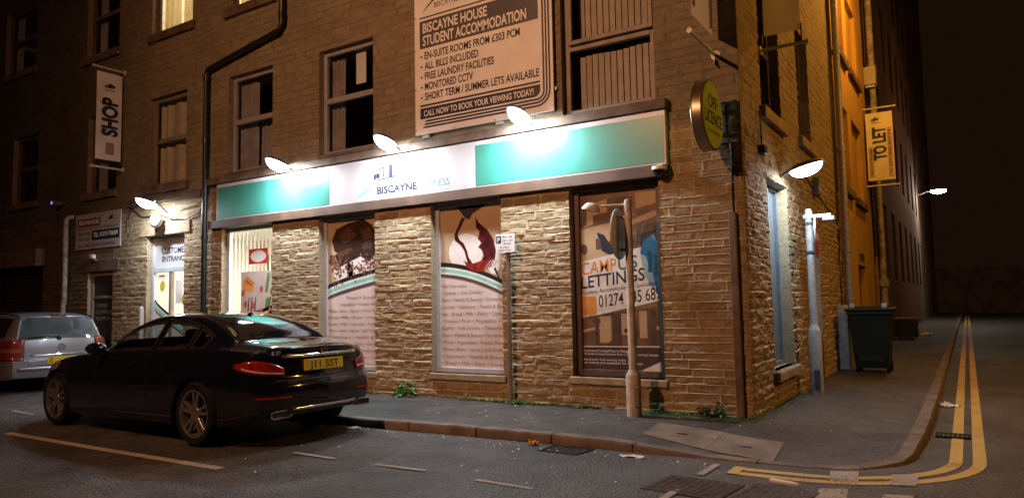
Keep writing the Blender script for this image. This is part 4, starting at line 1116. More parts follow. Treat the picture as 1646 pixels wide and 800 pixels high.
mb = MB(); text(mb, 'BISCAYNE', fs, -5.48, 3.025, 0.105, 0.79, 0.004, 0.034); mb.build('lettering', M['navy'], sg, origin=og)
mb = MB(); text(mb, 'EXPRESS', fs, -4.65, 3.03, 0.095, 0.56, 0.004, 0.005); text(mb, 'convenience store', fs, -4.44, 2.968, 0.026, 0.34, 0.004); mb.build('lettering', mat('silver sign print', (0.20, 0.36, 0.36), 0.5), sg, origin=og)

# ------------------------------------------------------------------ student accommodation board
BY = -0.075
og = (-3.55, BY, 4.9)
bd = empty('advert_board', og, 'large white advertising board with dark lettering between the upper windows', 'advert board')
fb = front_frame(BY)
mb = MB(); mb.box((-4.72, BY, 3.82), (-2.37, BY+0.03, 6.15)); mb.build('panel', M['board'], bd, origin=og, bevel=0.003)
mb = MB()
for z in (4.1, 5.7): mb.box((-4.75, BY+0.032, z), (-2.34, -0.012, z+0.05))
for x in (-4.6, -3.3): mb.box((x, BY+0.01, 3.77), (x+0.12, -0.02, 3.815))
mb.build('bracket', M['galv'], bd, origin=og)
mb = MB(); mb.flat(rect(-4.62, 5.11, -2.58, 5.53), fb, 0.003); mb.build('grey_band', M['grey_print'], bd, origin=og)
mb = MB(); text(mb, 'BISCAYNE HOUSE', fb, -4.56, 5.345, 0.14, 1.16, 0.006, 0.025); text(mb, 'STUDENT ACCOMMODATION', fb, -4.56, 5.15, 0.145, 1.80, 0.006, 0.025); mb.build('lettering', M['board'], bd, origin=og)
mb = MB()
for s, z, w_ in (('EN-SUITE ROOMS FROM £303 PCM', 4.945, 1.66), ('ALL BILLS INCLUDED', 4.79, 0.97), ('FREE LAUNDRY FACILITIES', 4.635, 1.23), ('MONITORED CCTV', 4.48, 0.87), ('SHORT TERM / SUMMER LETS AVAILABLE', 4.325, 1.95)):
    text(mb, s, fb, -4.53, z, 0.105, w_, 0.003, 0.02); mb.flat(ellipse(-4.59, z+0.045, 0.016, 0.018, 12), fb, 0.003)
mb.flat(rect(-4.62, 5.57, -2.58, 5.59), fb, 0.003)
mb.flat(rect(-4.62, 4.235, -2.57, 4.262), fb, 0.003)
mb.flat([(-4.62, 4.05)] + [(-2.57-0.09+0.09*math.sin(R(a_)), 4.05+0.09-0.09*math.cos(R(a_))) for a_ in range(0, 91, 15)] + [(-2.57, 4.21), (-4.62, 4.21)], fb, 0.003)
def ell(off, w_):
    r0 = 0.12+off
    p = [(-2.50+off, 6.1), (-2.50+off, 4.12)] + [(-2.50+off-r0+r0*math.cos(R(-a_)), 4.12+r0*math.sin(R(-a_))) for a_ in range(10, 91, 10)]
    p += [(-4.55-off*0.4, 4.12-r0)]
    q = [(-2.50+off-w_, 6.1), (-2.50+off-w_, 4.12)] + [(-2.50+off-r0+(r0-w_)*math.cos(R(-a_)), 4.12+(r0-w_)*math.sin(R(-a_))) for a_ in range(10, 91, 10)]
    q += [(-4.50-off*0.4, 4.12-r0+w_)]
    mb.band(p, q, fb, 0.003)
ell(0.0, 0.026); ell(0.045, 0.026); ell(0.09, 0.026)
text(mb, 'BISCAYNE', fb, -4.34, 5.69, 0.075, 0.44, 0.003)
mb.band([(-4.56, 5.66), (-4.46, 5.76), (-4.33, 5.84), (-4.16, 5.89)], [(-4.56, 5.655), (-4.45, 5.74), (-4.33, 5.81), (-4.16, 5.885)], fb, 0.003)
mb.build('lettering', M['navy'], bd, origin=og)
mb = MB(); text(mb, 'CALL NOW TO BOOK YOUR VIEWING TODAY!', fb, -4.55, 4.085, 0.085, 1.88, 0.006, 0.02); mb.build('lettering', M['board'], bd, origin=og)
mb = MB()
for x, z in ((-4.70, 3.9), (-4.70, 4.5), (-4.70, 5.1), (-4.70, 5.6), (-2.39, 3.9), (-2.39, 4.5), (-2.39, 5.1), (-4.0, 3.84), (-3.3, 3.84)): mb.cyl((x, BY-0.006, z), (x, BY+0.001, z), 0.012, n=8)
mb.build('screw', M['steel'], bd, origin=og)

# small board by the dark door
og = (-13.55, -0.05, 3.05); fb = front_frame(-0.05)
b2 = empty('letting_board', og, 'small white information board over the dark door on the left', 'information board')
mb = MB(); mb.box((-14.45, -0.05, 2.67), (-12.66, -0.028, 3.44)); mb.build('panel', mat('dirty white panel', (0.36, 0.33, 0.31), 0.6, var=0.12, scale=3), b2, origin=og, bevel=0.003)
mb = MB(); mb.box((-14.3, -0.027, 2.8), (-12.8, -0.002, 2.85)); mb.box((-14.3, -0.027, 3.2), (-12.8, -0.002, 3.25)); mb.build('bracket', M['galv'], b2, origin=og)
mb = MB(); mb.flat(rect(-14.36, 3.16, -13.45, 3.33), fb, 0.002); mb.build('red_band', mat('maroon print', (0.12, 0.03, 0.025), 0.5), b2, origin=og)
mb = MB(); text(mb, 'BISCAYNE HOUSE', fb, -14.30, 3.205, 0.085, 0.80, 0.004, 0.02); text(mb, 'TEL: 01274 745689', fb, -13.70, 2.92, 0.09, 0.95, 0.005, 0.02); mb.build('lettering', M['board'], b2, origin=og)
mb = MB(); mb.flat(rect(-13.77, 2.85, -12.70, 3.06), fb, 0.002)
for z in (3.10, 3.125): mb.flat(rect(-14.38, z, -12.72, z+0.008), fb, 0.002)
text(mb, 'STUDENT ROOMS', fb, -14.34, 2.98, 0.06, 0.5, 0.003, 0.01); text(mb, 'TO LET', fb, -14.34, 2.86, 0.06, 0.5, 0.003, 0.01); text(mb, 'ALL BILLS INCLUDED', fb, -14.34, 2.72, 0.06, 1.5, 0.003, 0.01)
mb.flat([(-13.15, 3.25), (-13.05, 3.34), (-12.95, 3.35), (-12.95, 3.27)], fb, 0.002)
mb.build('lettering', M['navy'], b2, origin=og)

# ------------------------------------------------------------------ projecting banners
def bracket_arm(mb, root, tip, r=0.022):
    mb.cyl(root, tip, r, n=12)
    d = (Vector(tip)-Vector(root)).normalized()
    mb.cyl(Vector(root), Vector(root)+d*0.02, 0.055, n=12); mb.cyl(Vector(tip)-d*0.01, Vector(tip)+d*0.03, r*1.35, n=12)
def banner(name, label, X=None, Y=None, a=0, b=1, z0=0, z1=1, arms=(0, 1), group=None, cloth=None):
    """cloth between two arms: at x = X running out along -y, or at y = Y running out along +x"""
    along_y = X is not None
    og = (X, 0, (z0+z1)/2) if along_y else (0, Y, (z0+z1)/2)
    e = empty(name, og, label, 'banner', group)
    ns = 14; vs = []; fs = []
    for k in range(1):
        for i in range(ns+1):
            for j in range(ns+1):
                s = a+(b-a)*i/ns; z = z0+(z1-z0)*j/ns
                w = 0.012*math.sin(3.1*i/ns*2+0.6)*math.sin(math.pi*j/ns) + (0.002 if k else -0.002)
                vs.append((X+w, -s, z) if along_y else (s, Y+w, z))
    N = (ns+1)**2
    for k in range(1):
        for i in range(ns):
            for j in range(ns):
                q = k*N+i*(ns+1)+j; fs.append((q, q+ns+1, q+ns+2, q+1) if k else (q+1, q+ns+2, q+ns+1, q))
    mesh_obj('cloth', vs, fs, cloth or M['banner'], e, smooth=60, origin=og)
    for z in arms:
        mb = MB()
        if along_y: bracket_arm(mb, (X, 0.0, z), (X, -b-0.06, z))
        else: bracket_arm(mb, (0.0, Y, z), (b+0.06, Y, z))
        mb.build('arm', M['banner_bar'], e, smooth=40, origin=og)
    return e, og
e, og = banner('shop_banner', 'white vertical banner reading SHOP hanging from two arms at the left', X=-12.70, a=0.06, b=0.58, z0=4.42, z1=6.24, arms=(6.33, 4.26), cloth=M['banner_thick'])
fr = ((-12.70, -0.58, 4.42), (0, 1, 0), (0, 0, 1), (1, 0, 0))
def vtext(mb, s, fr, u, v0, length, height, t, bold=0.02):
    """text reading upwards"""
    o, uu, vv, ww = fr
    text(mb, s, (o, vv, tuple(-q for q in uu), ww), v0, -u, height, length, t, bold)
mb = MB(); vtext(mb, 'SHOP', fr, 0.42, 0.50, 0.80, 0.30, 0.016, 0.04)
for q in ([(0.16, 1.50), (0.20, 1.50), (0.20, 1.56), (0.16, 1.55)], [(0.22, 1.50), (0.30, 1.51), (0.30, 1.60), (0.22, 1.58)], [(0.31, 1.51), (0.36, 1.52), (0.36, 1.57), (0.31, 1.58)]): mb.flat(q, fr, 0.016)
mb.flat(rect(0.16, 1.45, 0.36, 1.462), fr, 0.016)
mb.build('lettering', M['navy'], e, origin=og)
mb = MB(); mb.flat(rrect(0.20, 0.12, 0.36, 0.36, 0.02), fr, 0.016); mb.build('printed_badge', mat('faded tan print', (0.33, 0.26, 0.20), 0.7), e, origin=og)
mb = MB(); mb.box((-12.72, -0.56, 4.335), (-12.68, -0.08, 4.40)); mb.build('weight_bar', M['black'], e, origin=og)

e, og = banner('let_banner', 'yellow lit TO LET banner hanging over the side street', Y=12.3, a=0.08, b=0.70, z0=4.30, z1=6.06, arms=(6.18, 4.16), cloth=M['banner_yellow'])
fr = ((0.08, 12.3, 4.30), (1, 0, 0), (0, 0, 1), (0, -1, 0))
mb = MB(); vtext(mb, 'TO LET', fr, 0.44, 0.52, 0.86, 0.28, 0.016, 0.035)
for q in ([(0.14, 1.55), (0.18, 1.55), (0.18, 1.60), (0.14, 1.59)], [(0.19, 1.55), (0.25, 1.56), (0.25, 1.65), (0.19, 1.62)], [(0.26, 1.56), (0.31, 1.57), (0.31, 1.61), (0.26, 1.62)]): mb.flat(q, fr, 0.016)
mb.flat(rect(0.14, 1.50, 0.31, 1.512), fr, 0.016)
mb.build('lettering', M['navy'], e, origin=og)
mb = MB(); mb.flat(rect(0.05, 0.10, 0.15, 0.88), fr, 0.015); mb.flat(rect(0.48, 0.08, 0.59, 1.35), fr, 0.015); mb.build('printed_strip', M['tan_print'], e, origin=og)
mb = MB(); vtext(mb, 'TEL: 01274 745689  BISCAYNE', fr, 0.555, 0.14, 1.15, 0.05, 0.018); vtext(mb, 'EN-SUITE ROOMS', fr, 0.12, 0.15, 0.68, 0.05, 0.018); mb.build('lettering', M['grey_print'], e, origin=og)

e, og = banner('corner_banner', 'tall banner jutting from the front wall at the corner above the round sign', X=-0.25, a=0.10, b=0.86, z0=4.35, z1=6.3, arms=(4.14, 6.4))
fr = ((-0.25, -0.86, 4.35), (0, 1, 0), (0, 0, 1), (1, 0, 0))
mb = MB(); mb.flat(rect(0.02, 0.1, 0.10, 1.8), fr, 0.016); mb.flat(rect(0.64, 0.05, 0.72, 1.8), fr, 0.016); mb.build('printed_strip', M['plum_print'], e, origin=og)
mb = MB(); mb.prism([(-0.09, -0.14), (0.02, 0.0), (0.09, -0.10)], ((-0.25, -0.03, 4.14), (0, 1, 0), (0, 0, 1), (1, 0, 0)), -0.004, 0.004); mb.build('bracket', M['banner_bar'], e, origin=og)
e, og = banner('side_banner', 'wide faded banner above the side window, jutting over the side pavement', Y=1.1, a=0.06, b=0.50, z0=4.64, z1=6.4, arms=(4.47, 6.5))
mb = MB(); mb.box((0.02, 1.085, 4.55), (0.04, 1.115, 4.66)); mb.box((0.50, 1.09, 4.47), (0.515, 1.11, 4.72)); mb.build('bracket', M['black'], e, origin=og)

# ------------------------------------------------------------------ round projecting sign
og = (-0.25, -0.42, 3.32)
e = empty('round_sign', og, 'round lime green projecting sign in a steel rim on the corner', 'sign')
cy, cz, rr = -0.44, 3.33, 0.385
mb = MB(); mb.lathe([(rr-0.02, -0.068), (rr, -0.065), (rr+0.008, -0.055), (rr, -0.045), (rr, 0.045), (rr+0.008, 0.055), (rr, 0.065), (rr-0.02, 0.068)], (-0.25, cy, cz), (1, 0, 0), 48)
mb.build('rim', M['rim_steel'], e, smooth=35, origin=og)
fr = ((-0.25, cy, cz), (0, 1, 0), (0, 0, 1), (1, 0, 0)); frb = ((-0.25, cy, cz), (0, -1, 0), (0, 0, 1), (-1, 0, 0))
mb = MB(); mb.flat(ellipse(0, 0, rr-0.02, rr-0.02, 48), fr, 0.069); mb.flat(ellipse(0, 0, rr-0.02, rr-0.02, 48), frb, 0.069); mb.build('sign_face', M['lime'], e, origin=og)
mb = MB()
for f_ in (fr,):
    text(mb, 'OFF', f_, 0, 0.10, 0.125, 0.29, 0.093, 0.0, align='c') if False else None
    v0 = 0.09
    for s, z, w_ in (('OFF', 0.07, 0.32), ('LICENCE', -0.11, 0.62)): text(mb, s, f_, -w_/2, z, 0.14, w_, 0.072, 0.012)
    text(mb, 'BISCAYNE EXPRESS', f_, -0.22, -0.21, 0.035, 0.44, 0.072)
mb.build('lettering', mat('dark green print', (0.03, 0.05, 0.01), 0.5), e, origin=og)
mb = MB(); mb.cyl((-0.25, -0.06, 3.45), (-0.25, 0.01, 3.45), 0.025); mb.cyl((-0.25, -0.07, 3.2), (-0.25, 0.01, 3.2), 0.025); mb.box((-0.33, -0.016, 3.1), (-0.17, -0.002, 3.55)); mb.build('bracket', M['galv'], e, origin=og)

# ------------------------------------------------------------------ flood lamps
def lens_bowl(mb, cx, cy, cz, rx, ry, dz, n=20, m=6):
    vs = []; fs = []
    for j in range(m+1):
        t = math.pi/2*j/m
        for i in range(n):
            a = 2*math.pi*i/n
            vs.append((cx+rx*math.cos(t)*math.cos(a), cy+ry*math.cos(t)*math.sin(a), cz-dz*math.sin(t)))
    for j in range(m):
        for i in range(n): fs.append((j*n+i, (j+1)*n+i, (j+1)*n+(i+1)%n, j*n+(i+1)%n))
    mb.add(vs, fs)
def flood(loc, label, side=False, reach=0.44, power=1.0):
    e = empty('flood_lamp', loc, label, 'flood lamp', 'white flood lamps on arms over the shop front', R(90) if side else 0)
    # local: wall at +y, the long head hangs at the origin with its outer end at -y
    mb = MB()
    mb.lathe([(0.02, 0.10), (0.07, 0.085), (0.118, 0.03), (0.125, 0.0), (0.11, 0.0)], (0, 0, 0), n=24)
    h = mb.build('housing', M['housing'], e, smooth=40)
    h.scale = (1, 1.95, 0.8)
    mb = MB(); lens_bowl(mb, 0, 0, 0, 0.115, 0.21, 0.12); mb.build('lens', M['lens'], e, smooth=80)
    l = bpy.data.lights.new('led_panel', 'AREA'); l.shape = 'ELLIPSE'; l.size = 0.18; l.size_y = 0.36; l.energy = FLOOD*power; l.color = WHITE
    lo = bpy.data.objects.new('led_panel', l); COL.objects.link(lo); lo.parent = e; lo.location = (0, 0, -0.004); lo.rotation_euler = (R(30) if not side else R(8), 0, 0)
    mb = MB(); mb.tube([(0, 0.18, 0.03), (0, 0.32, 0.0), (0, reach, -0.06 if not side else 0.0)], 0.022, 10); mb.build('arm', M['housing'], e, smooth=40)
    e.rotation_euler = (R(-14), 0, R(90) if side else 0)
    return e
flood((-11.08, -0.43, 3.39), 'glaring white flood lamp on an arm over the customer entrance', power=0.75)
flood((-7.37, -0.42, 3.68), 'glaring white flood lamp over the left teal half of the shop sign', power=1.15)
flood((-5.00, -0.42, 3.715), 'glaring white flood lamp over the white middle of the shop sign', power=0.8)
flood((-2.70, -0.42, 3.74), 'glaring white flood lamp in front of the large advert board', power=1.15)
flood((0.36, 1.80, 3.03), 'glaring white flood lamp above the narrow side window', side=True, reach=0.38, power=0.42)

# other small fittings on the wall
og = (-11.2, -0.10, 3.03)
e = empty('globe_lamp', og, 'round white globe lamp, unlit, above the customer entrance', 'wall lamp')
mb = MB(); mb.lathe([(0.001, -0.06), (0.07, -0.05), (0.12, 0.0), (0.135, 0.05), (0.12, 0.10), (0.001, 0.12)], (-11.2, -0.12, 3.05), (0, -1, 0), 24, caps=False); mb.build('globe', M['bulb_off'], e, smooth=80, origin=og)
mb = MB(); mb.lathe([(0.03, -0.17), (0.10, -0.02), (0.10, 0.0)], (-11.2, -0.08, 2.94), n=16); mb.build('base', M['frame_dark'], e, origin=og)
og = (-0.94, -0.13, 2.86)
e = empty('dome_camera', og, 'dark dome security camera under the right end of the shop sign', 'security camera')
mb = MB(); mb.lathe([(0.03, 0.05), (0.085, 0.04), (0.09, 0.0), (0.075, -0.01)], og, n=24); mb.box((-0.97, -0.12, 2.88), (-0.91, -0.05, 2.93)); mb.build('housing', M['board'], e, smooth=40, origin=og)
mb = MB(); lens_bowl(mb, og[0], og[1], og[2]-0.008, 0.075, 0.075, 0.075); mb.build('dome', M['car_glass_dark'], e, smooth=80, origin=og)
og = (-15.1, -0.15, 3.76)
e = empty('infrared_camera', og, 'small security camera with a purple infrared glow on the far left wall', 'security camera')
mb = MB(); mb.box((-15.16, -0.26, 3.72), (-15.04, -0.06, 3.81), 0.01); mb.box((-15.12, -0.06, 3.74), (-15.0, 0.0, 3.78)); mb.build('housing', M['housing'], e, origin=og)
mb = MB(); mb.flat(ellipse(-15.10, 3.765, 0.035, 0.035, 16), front_frame(-0.262), 0.0); mb.build('lens', emit('infrared glow', (0.55, 0.10, 0.9), 1.6), e, origin=og)
og = (-13.65, -0.08, 2.44)
e = empty('bulkhead_lamp', og, 'small white bulkhead lamp over the dark door on the left', 'wall lamp')
mb = MB(); mb.box((-13.74, -0.10, 2.40), (-13.56, -0.03, 2.45)); mb.build('base', M['housing'], e, origin=og)
mb = MB(); mb.box((-13.72, -0.12, 2.452), (-13.60, -0.035, 2.54), 0.015); mb.build('lens', M['bulb_off'], e, origin=og)
og = (0.06, 4.35, 3.1)
e = empty('alarm_box', og, 'small dark alarm box on the side wall above the side door', 'alarm box')
mb = MB(); mb.box((0.012, 4.25, 2.98), (0.12, 4.45, 3.28), 0.02); mb.build('case', M['housing'], e, origin=og)
mb = MB(); mb.flat(rect(4.28, 3.05, 4.42, 3.15), ((0.122, 0, 0), (0, 1, 0), (0, 0, 1), (1, 0, 0)), 0); mb.build('sticker', M['light_grey_print'], e, origin=og)
og = (0.06, 0.75, 3.1)
e = empty('junction_box', og, 'small black junction box on the side wall near the corner', 'junction box')
mb = MB(); mb.box((0.012, 0.68, 3.06), (0.10, 0.82, 3.17), 0.01); mb.build('case', M['black'], e, origin=og)
mb = MB(); mb.tube([(0.05, 0.75, 3.17), (0.045, 0.74, 3.6), (0.045, 0.9, 3.66)], 0.009, 8); mb.build('cable', M['black'], e, origin=og)

# ------------------------------------------------------------------ neighbouring buildings in the side street
def prism_wall(name, lo, hi, m, parent, origin): mb = MB(); mb.box(lo, hi); return mb.build(name, m, parent, origin=origin)
og = (-2, 10, 0)
oc = empty('ochre_building', og, 'smooth ochre rendered building behind the stone corner building', 'building')
OO = [(7.95, 9.15, 3.62, 5.42), (9.75, 11.5, 3.58, 5.42), (7.95, 9.15, 6.55, 8.4), (9.75, 11.5, 6.6, 8.4), (9.6, 11.1, 0.0, 2.05)]
def plain(U, Z): return np.zeros_like(U)+0.0, np.full(U.shape+(3,), 0.4)
def ochre_world(u, h, z): return np.stack([0.03+h, u, z], 1)-np.array(og)
wall_sheet('wall', SEND+0.02, 13.0, -0.04, 10.4, 0.6, 0.6, OO, plain, ochre_world, 0.15, M['ochre'], oc, reveal_col=(0.4, 0.4, 0.4))
for o in OO[:4]:
    mb = MB(); mb.box((-0.10, o[0]+0.001, o[2]+0.001), (-0.07, o[1]-0.001, o[3]-0.001)); mb.build('blocked_window', M['ochre'], oc, origin=og)
    mb = MB(); mb.box((-0.13, o[0]-0.08, o[2]-0.16), (0.12, o[1]+0.08, o[2]-0.002)); mb.build('sill', M['trim'], oc, origin=og, bevel=0.01)
mb = MB(); mb.box((-0.16, 9.601, -0.03), (-0.10, 11.099, 2.049)); mb.build('door', mat('brown timber door', (0.22, 0.12, 0.04), 0.7, var=0.2), oc, origin=og)
mb = MB(); mb.box((0.031, 9.95, 2.18), (0.05, 10.7, 2.32)); mb.build('plaque', M['brown_print'], oc, origin=og)
mb = MB(); mb.box((-8, SEND+0.01, 10.4), (0.12, 13.0, 10.6)); mb.build('roof', M['roof'], oc, origin=og)
mb = MB(); mb.box((-8, 12.8, -0.1), (-0.21, 12.998, 10.4)); mb.build('rear_wall', M['ochre'], oc, origin=og)
# recess between the ochre building and the mill with boarding and pipe
og = (-2, 35, 0)
mill = empty('mill_building', og, 'very tall dark stone mill running down the side street', 'building')
mw = [(16.4+3.1*i, 17.6+3.1*i, 1.9+3.7*j, 4.2+3.7*j) for i in range(13) for j in range(4)]
c_m = Courses(31, 41, 0.22, 0.34, 0.4, 1.1, 12, 60)
def mill_stone(U, Z):
    streak = sstep(0.55, 0.78, fbm(U*1.6, Z*0.05+3, 4))
    n_ = fbm(U*0.7, Z*0.7, 4)
    c = np.array((0.17, 0.115, 0.085))*(0.7+0.7*n_)[..., None] + np.array((0.30, 0.27, 0.24))*(streak*sstep(22, 34, U))[..., None]
    return (fbm(U*2, Z*4, 3)-0.4)*0.02, c
def mill_world(u, h, z): return np.stack([0.02+h, u, z], 1)-np.array(og)
wall_sheet('wall', 13.6, 58.5, -0.1, 30, 0.25, 0.25, mw, mill_stone, mill_world, 0.3, M['stone'], mill, reveal_col=(0.05, 0.04, 0.035))
for o in mw:
    mb = MB(); mb.box((-0.27, o[0]+0.001, o[2]+0.001), (-0.22, o[1]-0.001, o[3]-0.001)); mb.box((-0.22, (o[0]+o[1])/2-0.03, o[2]+0.002), (-0.19, (o[0]+o[1])/2+0.03, o[3]-0.002)); mb.build('window', M['dark'], mill, origin=og)
for ya, yb in ((58.3, 58.49), (13.4, 13.58)): mb = MB(); mb.box((-12, ya, -0.1), (0.0, yb, 30)); mb.build('end_wall', M['dark'], mill, origin=og)
mb = MB(); mb.box((-12, 13.4, 30), (0.3, 58.6, 30.3)); mb.build('roof', M['roof'], mill, origin=og)
mb = MB(); mb.cyl((0.14, 14.0, 0.0), (0.14, 14.0, 29), 0.09, n=14)
for z in (1.6, 4.6, 7.6): mb.cyl((0.14, 14.0, z), (0.14, 14.0, z+0.2), 0.13, n=14)
mb.build('drainpipe', M['pipe_pale'], mill, smooth=40, origin=og)
mb = MB()
for k in range(5): mb.box((0.03+0.015*(k % 2), 13.15+0.09*k, 0.0), (0.06+0.015*(k % 2), 13.23+0.09*k, 2.2+0.25*math.sin(k*2.3)))
o_ = mb.build('timber_boarding', M['wood']); tag(o_, 'pale upright boards leaning at the gap beyond the ochre building', 'boards')
og = (0.2, 13.1, 7.3)
e = empty('wall_box', og, 'pale cabinet high on the wall above the TO LET banner', 'alarm box')
mb = MB(); mb.box((0.03, 12.95, 7.0), (0.32, 13.28, 7.5), 0.03); mb.build('case', M['banner'], e, origin=og)
mb = MB(); mb.box((0.06, 13.0, 6.94), (0.29, 13.24, 6.995)); mb.build('cover', M['galv'], e, origin=og)
# wall at the end of the street
mb = MB(); mb.box((-6, 60, -0.1), (40, 60.5, 3.4)); mb.box((-6, 59.95, 3.4), (40, 60.55, 3.55))
o_ = mb.build('boundary_wall', mat('dark brick', (0.17, 0.10, 0.055), 0.85, var=0.35, scale=1.2, bump=0.3)); tag(o_, 'low dim boundary wall across the far end of the side street', 'wall')

# ------------------------------------------------------------------ street lamps
def sodium_lamp(name, label, base, height, reach, watts, color, wall=None, size=0.35):
    e = empty(name, base, label, 'street lamp')
    x, y, z = base; hx, hy = reach
    top = (x+hx, y+hy, z+height)
    mb = MB()
    if wall is None:
        mb.cyl((x, y, z), (x, y, z+1.3), 0.09, n=16); mb.cyl((x, y, z+1.3), (x, y, z+height), 0.065, 0.045, n=16)
        e_col = mb.build('column', M['galv'], e, smooth=40, origin=base); mb = MB()
        mb.tube([(x, y, z+height-0.1), (x+hx*0.3, y+hy*0.3, z+height+0.1), (x+hx*0.8, y+hy*0.8, z+height+0.12)], 0.03, 10)
    else: mb.tube([(wall, y, z+height-0.2), ((wall+top[0])/2, y, z+height+0.05), (top[0], top[1], z+height+0.1)], 0.03, 10)
    mb.build('arm', M['galv'], e, smooth=40, origin=base)
    mb = MB(); mb.box((top[0]-0.22, top[1]-0.22, top[2]+0.03), (top[0]+0.22, top[1]+0.22, top[2]+0.16), 0.04); mb.build('lamp_head', M['housing'], e, origin=base)
    if wall is None:
        l = bpy.data.lights.new('sodium_light', 'AREA'); l.shape = 'DISK'; l.size = size
    else:
        l = bpy.data.lights.new('sodium_light', 'POINT'); l.shadow_soft_size = 0.12
    l.energy = watts; l.color = color
    lo = bpy.data.objects.new('sodium_light', l); COL.objects.link(lo); lo.parent = e
    lo.location = (hx, hy, height+(0.02 if wall is None else -0.14))
    return e, lo
e, lo = sodium_lamp('street_lamp', 'tall orange street lamp on a column behind the viewer across the road', (-4.6, -11.4, ROAD), 7.6, (0.2, 1.4), SODIUM_FRONT, SODIUM)
d = Vector((-0.8, 0, 3.2))-Vector((-4.4, -10, 7.5)); lo.rotation_euler = d.to_track_quat('-Z', 'Y').to_euler()
e, lo = sodium_lamp('street_lamp', 'orange wall lamp above the ochre building, out of the top of the picture', (1.9, 8.8, 0), 8.9, (0, 0), SODIUM_SIDE, SODIUM_DEEP, wall=0.03)
e, lo = sodium_lamp('street_lamp', 'orange street lamp on a column across the side street, right of the picture', (9.4, 3.4, ROAD), 7.4, (-0.9, 0), SODIUM_OPPOSITE, SODIUM_DEEP)
d = Vector((0, 2.0, 2.5))-Vector((8.5, 3.4, 7.3)); lo.rotation_euler = d.to_track_quat('-Z', 'Y').to_euler()
e, lo = sodium_lamp('street_lamp', 'orange street lamp on a column further along the side street, right of the picture', (9.4, 25.0, ROAD), 7.4, (-0.9, 0), 420.0, (1.0, 0.40, 0.14))
d = Vector((0, 31.0, 10.0))-Vector((8.5, 25.0, 7.3)); lo.rotation_euler = d.to_track_quat('-Z', 'Y').to_euler()
# far white lamp on the mill
og = (1.0, 36.5, 6.9)
e = empty('far_wall_lamp', og, 'small bright white lamp on an arm far down the side street', 'street lamp')
mb = MB(); mb.tube([(0.03, 36.5, 6.8), (0.5, 36.5, 6.95), (1.0, 36.5, 7.0)], 0.035, 8); mb.build('arm', M['galv'], e, origin=og)
mb = MB(); mb.box((0.7, 36.3, 6.99), (1.45, 36.7, 7.12), 0.04); mb.build('lamp_head', M['housing'], e, origin=og)
mb = MB(); lens_bowl(mb, 1.07, 36.5, 6.99, 0.37, 0.2, 0.17); mb.build('lens', M['lens_far'], e, smooth=80, origin=og)
# light in the shop
l = bpy.data.lights.new('shop_light', 'AREA'); l.shape = 'RECTANGLE'; l.size = 1.2; l.size_y = 0.6; l.energy = 270; l.color = (1.0, 0.95, 0.86)
ct = empty('ceiling_light', (-8.6, 1.3, 2.9), 'bright ceiling light inside the lit shop window', 'ceiling light')
mb = MB(); mb.box((-9.25, 0.95, 2.905), (-7.95, 1.65, 2.945)); mb.build('casing', M['board'], ct, origin=(-8.6, 1.3, 2.9))
lo = bpy.data.objects.new('shop_light', l); COL.objects.link(lo); lo.parent = ct; lo.location = (0, 0, -0.005)
l2 = bpy.data.lights.new('shop_light', 'AREA'); l2.shape = 'RECTANGLE'; l2.size = 0.9; l2.size_y = 0.5; l2.energy = 34; l2.color = (1.0, 0.93, 0.80)
ct = empty('ceiling_light', (-11.2, 1.4, 2.9), 'ceiling light inside the customer entrance', 'ceiling light')
mb = MB(); mb.box((-11.7, 1.1, 2.905), (-10.7, 1.7, 2.945)); mb.build('casing', M['board'], ct, origin=(-11.2, 1.4, 2.9))
lo = bpy.data.objects.new('shop_light', l2); COL.objects.link(lo); lo.parent = ct; lo.location = (0, 0, -0.005)

# ------------------------------------------------------------------ posts and signs on the pavement
og = (-1.24, -0.40, 0)
e = empty('sign_post', og, 'tall pale signpost with a round sign and lamp in front of the lettings window', 'sign post')
mb = MB(); mb.lathe([(0.085, -0.02), (0.085, 0.46), (0.082, 0.475), (0.05, 0.52), (0.047, 0.54), (0.044, 2.46), (0.036, 2.50), (0.01, 2.51)], og, n=20); mb.build('pole', M['pole_paint'], e, smooth=40, origin=og)
mb = MB(); mb.box((-1.20, -0.487, 0.12), (-1.14, -0.455, 0.34), 0.006); mb.build('access_door', M['pole_brown'], e, origin=og)
cx, cy, cz = -1.36, -0.42, 2.10
nrm = Vector((-0.995, -0.10, 0)).normalized(); uu = Vector((0, 0, 1)).cross(nrm).normalized()
fr = ((cx, cy, cz), tuple(uu), (0, 0, 1), tuple(nrm))
mb = MB(); mb.prism(ellipse(0, 0, 0.30, 0.30, 40), fr, -0.012, 0.006); sd = mb.build('sign_disc', M['galv'], e, origin=og)
mb = MB(); mb.flat(ellipse(0, 0, 0.295, 0.295, 40), fr, 0.008); mb.build('sign_face', M['red'], sd, origin=og)
mb = MB(); mb.flat(rect(-0.20, -0.045, 0.20, 0.045), fr, 0.010); mb.build('sign_bar', M['poster_white'], sd, origin=og)
mb = MB(); mb.box((-1.335, -0.43, 2.28), (-1.20, -0.37, 2.31)); mb.box((-1.335, -0.43, 1.90), (-1.20, -0.37, 1.93)); mb.build('clip', M['galv'], e, origin=og)
mb = MB(); mb.tube([(-1.24, -0.40, 2.44), (-1.42, -0.45, 2.445), (-1.55, -0.49, 2.44)], 0.014, 8); mb.build('lamp_arm', M['pole_paint'], e, origin=og)
mb = MB(); mb.lathe([(0.02, 0.09), (0.07, 0.075), (0.11, 0.02), (0.115, -0.01), (0.10, -0.012)], (-1.66, -0.52, 2.40), (0.25, 0.07, 1), 20); mb.build('lamp_hood', M['pole_paint'], e, smooth=40, origin=og)
og = (0.26, 2.41, 0)
e = empty('sign_post', og, 'grey signpost beside the side wall lit white by the flood lamp', 'sign post')
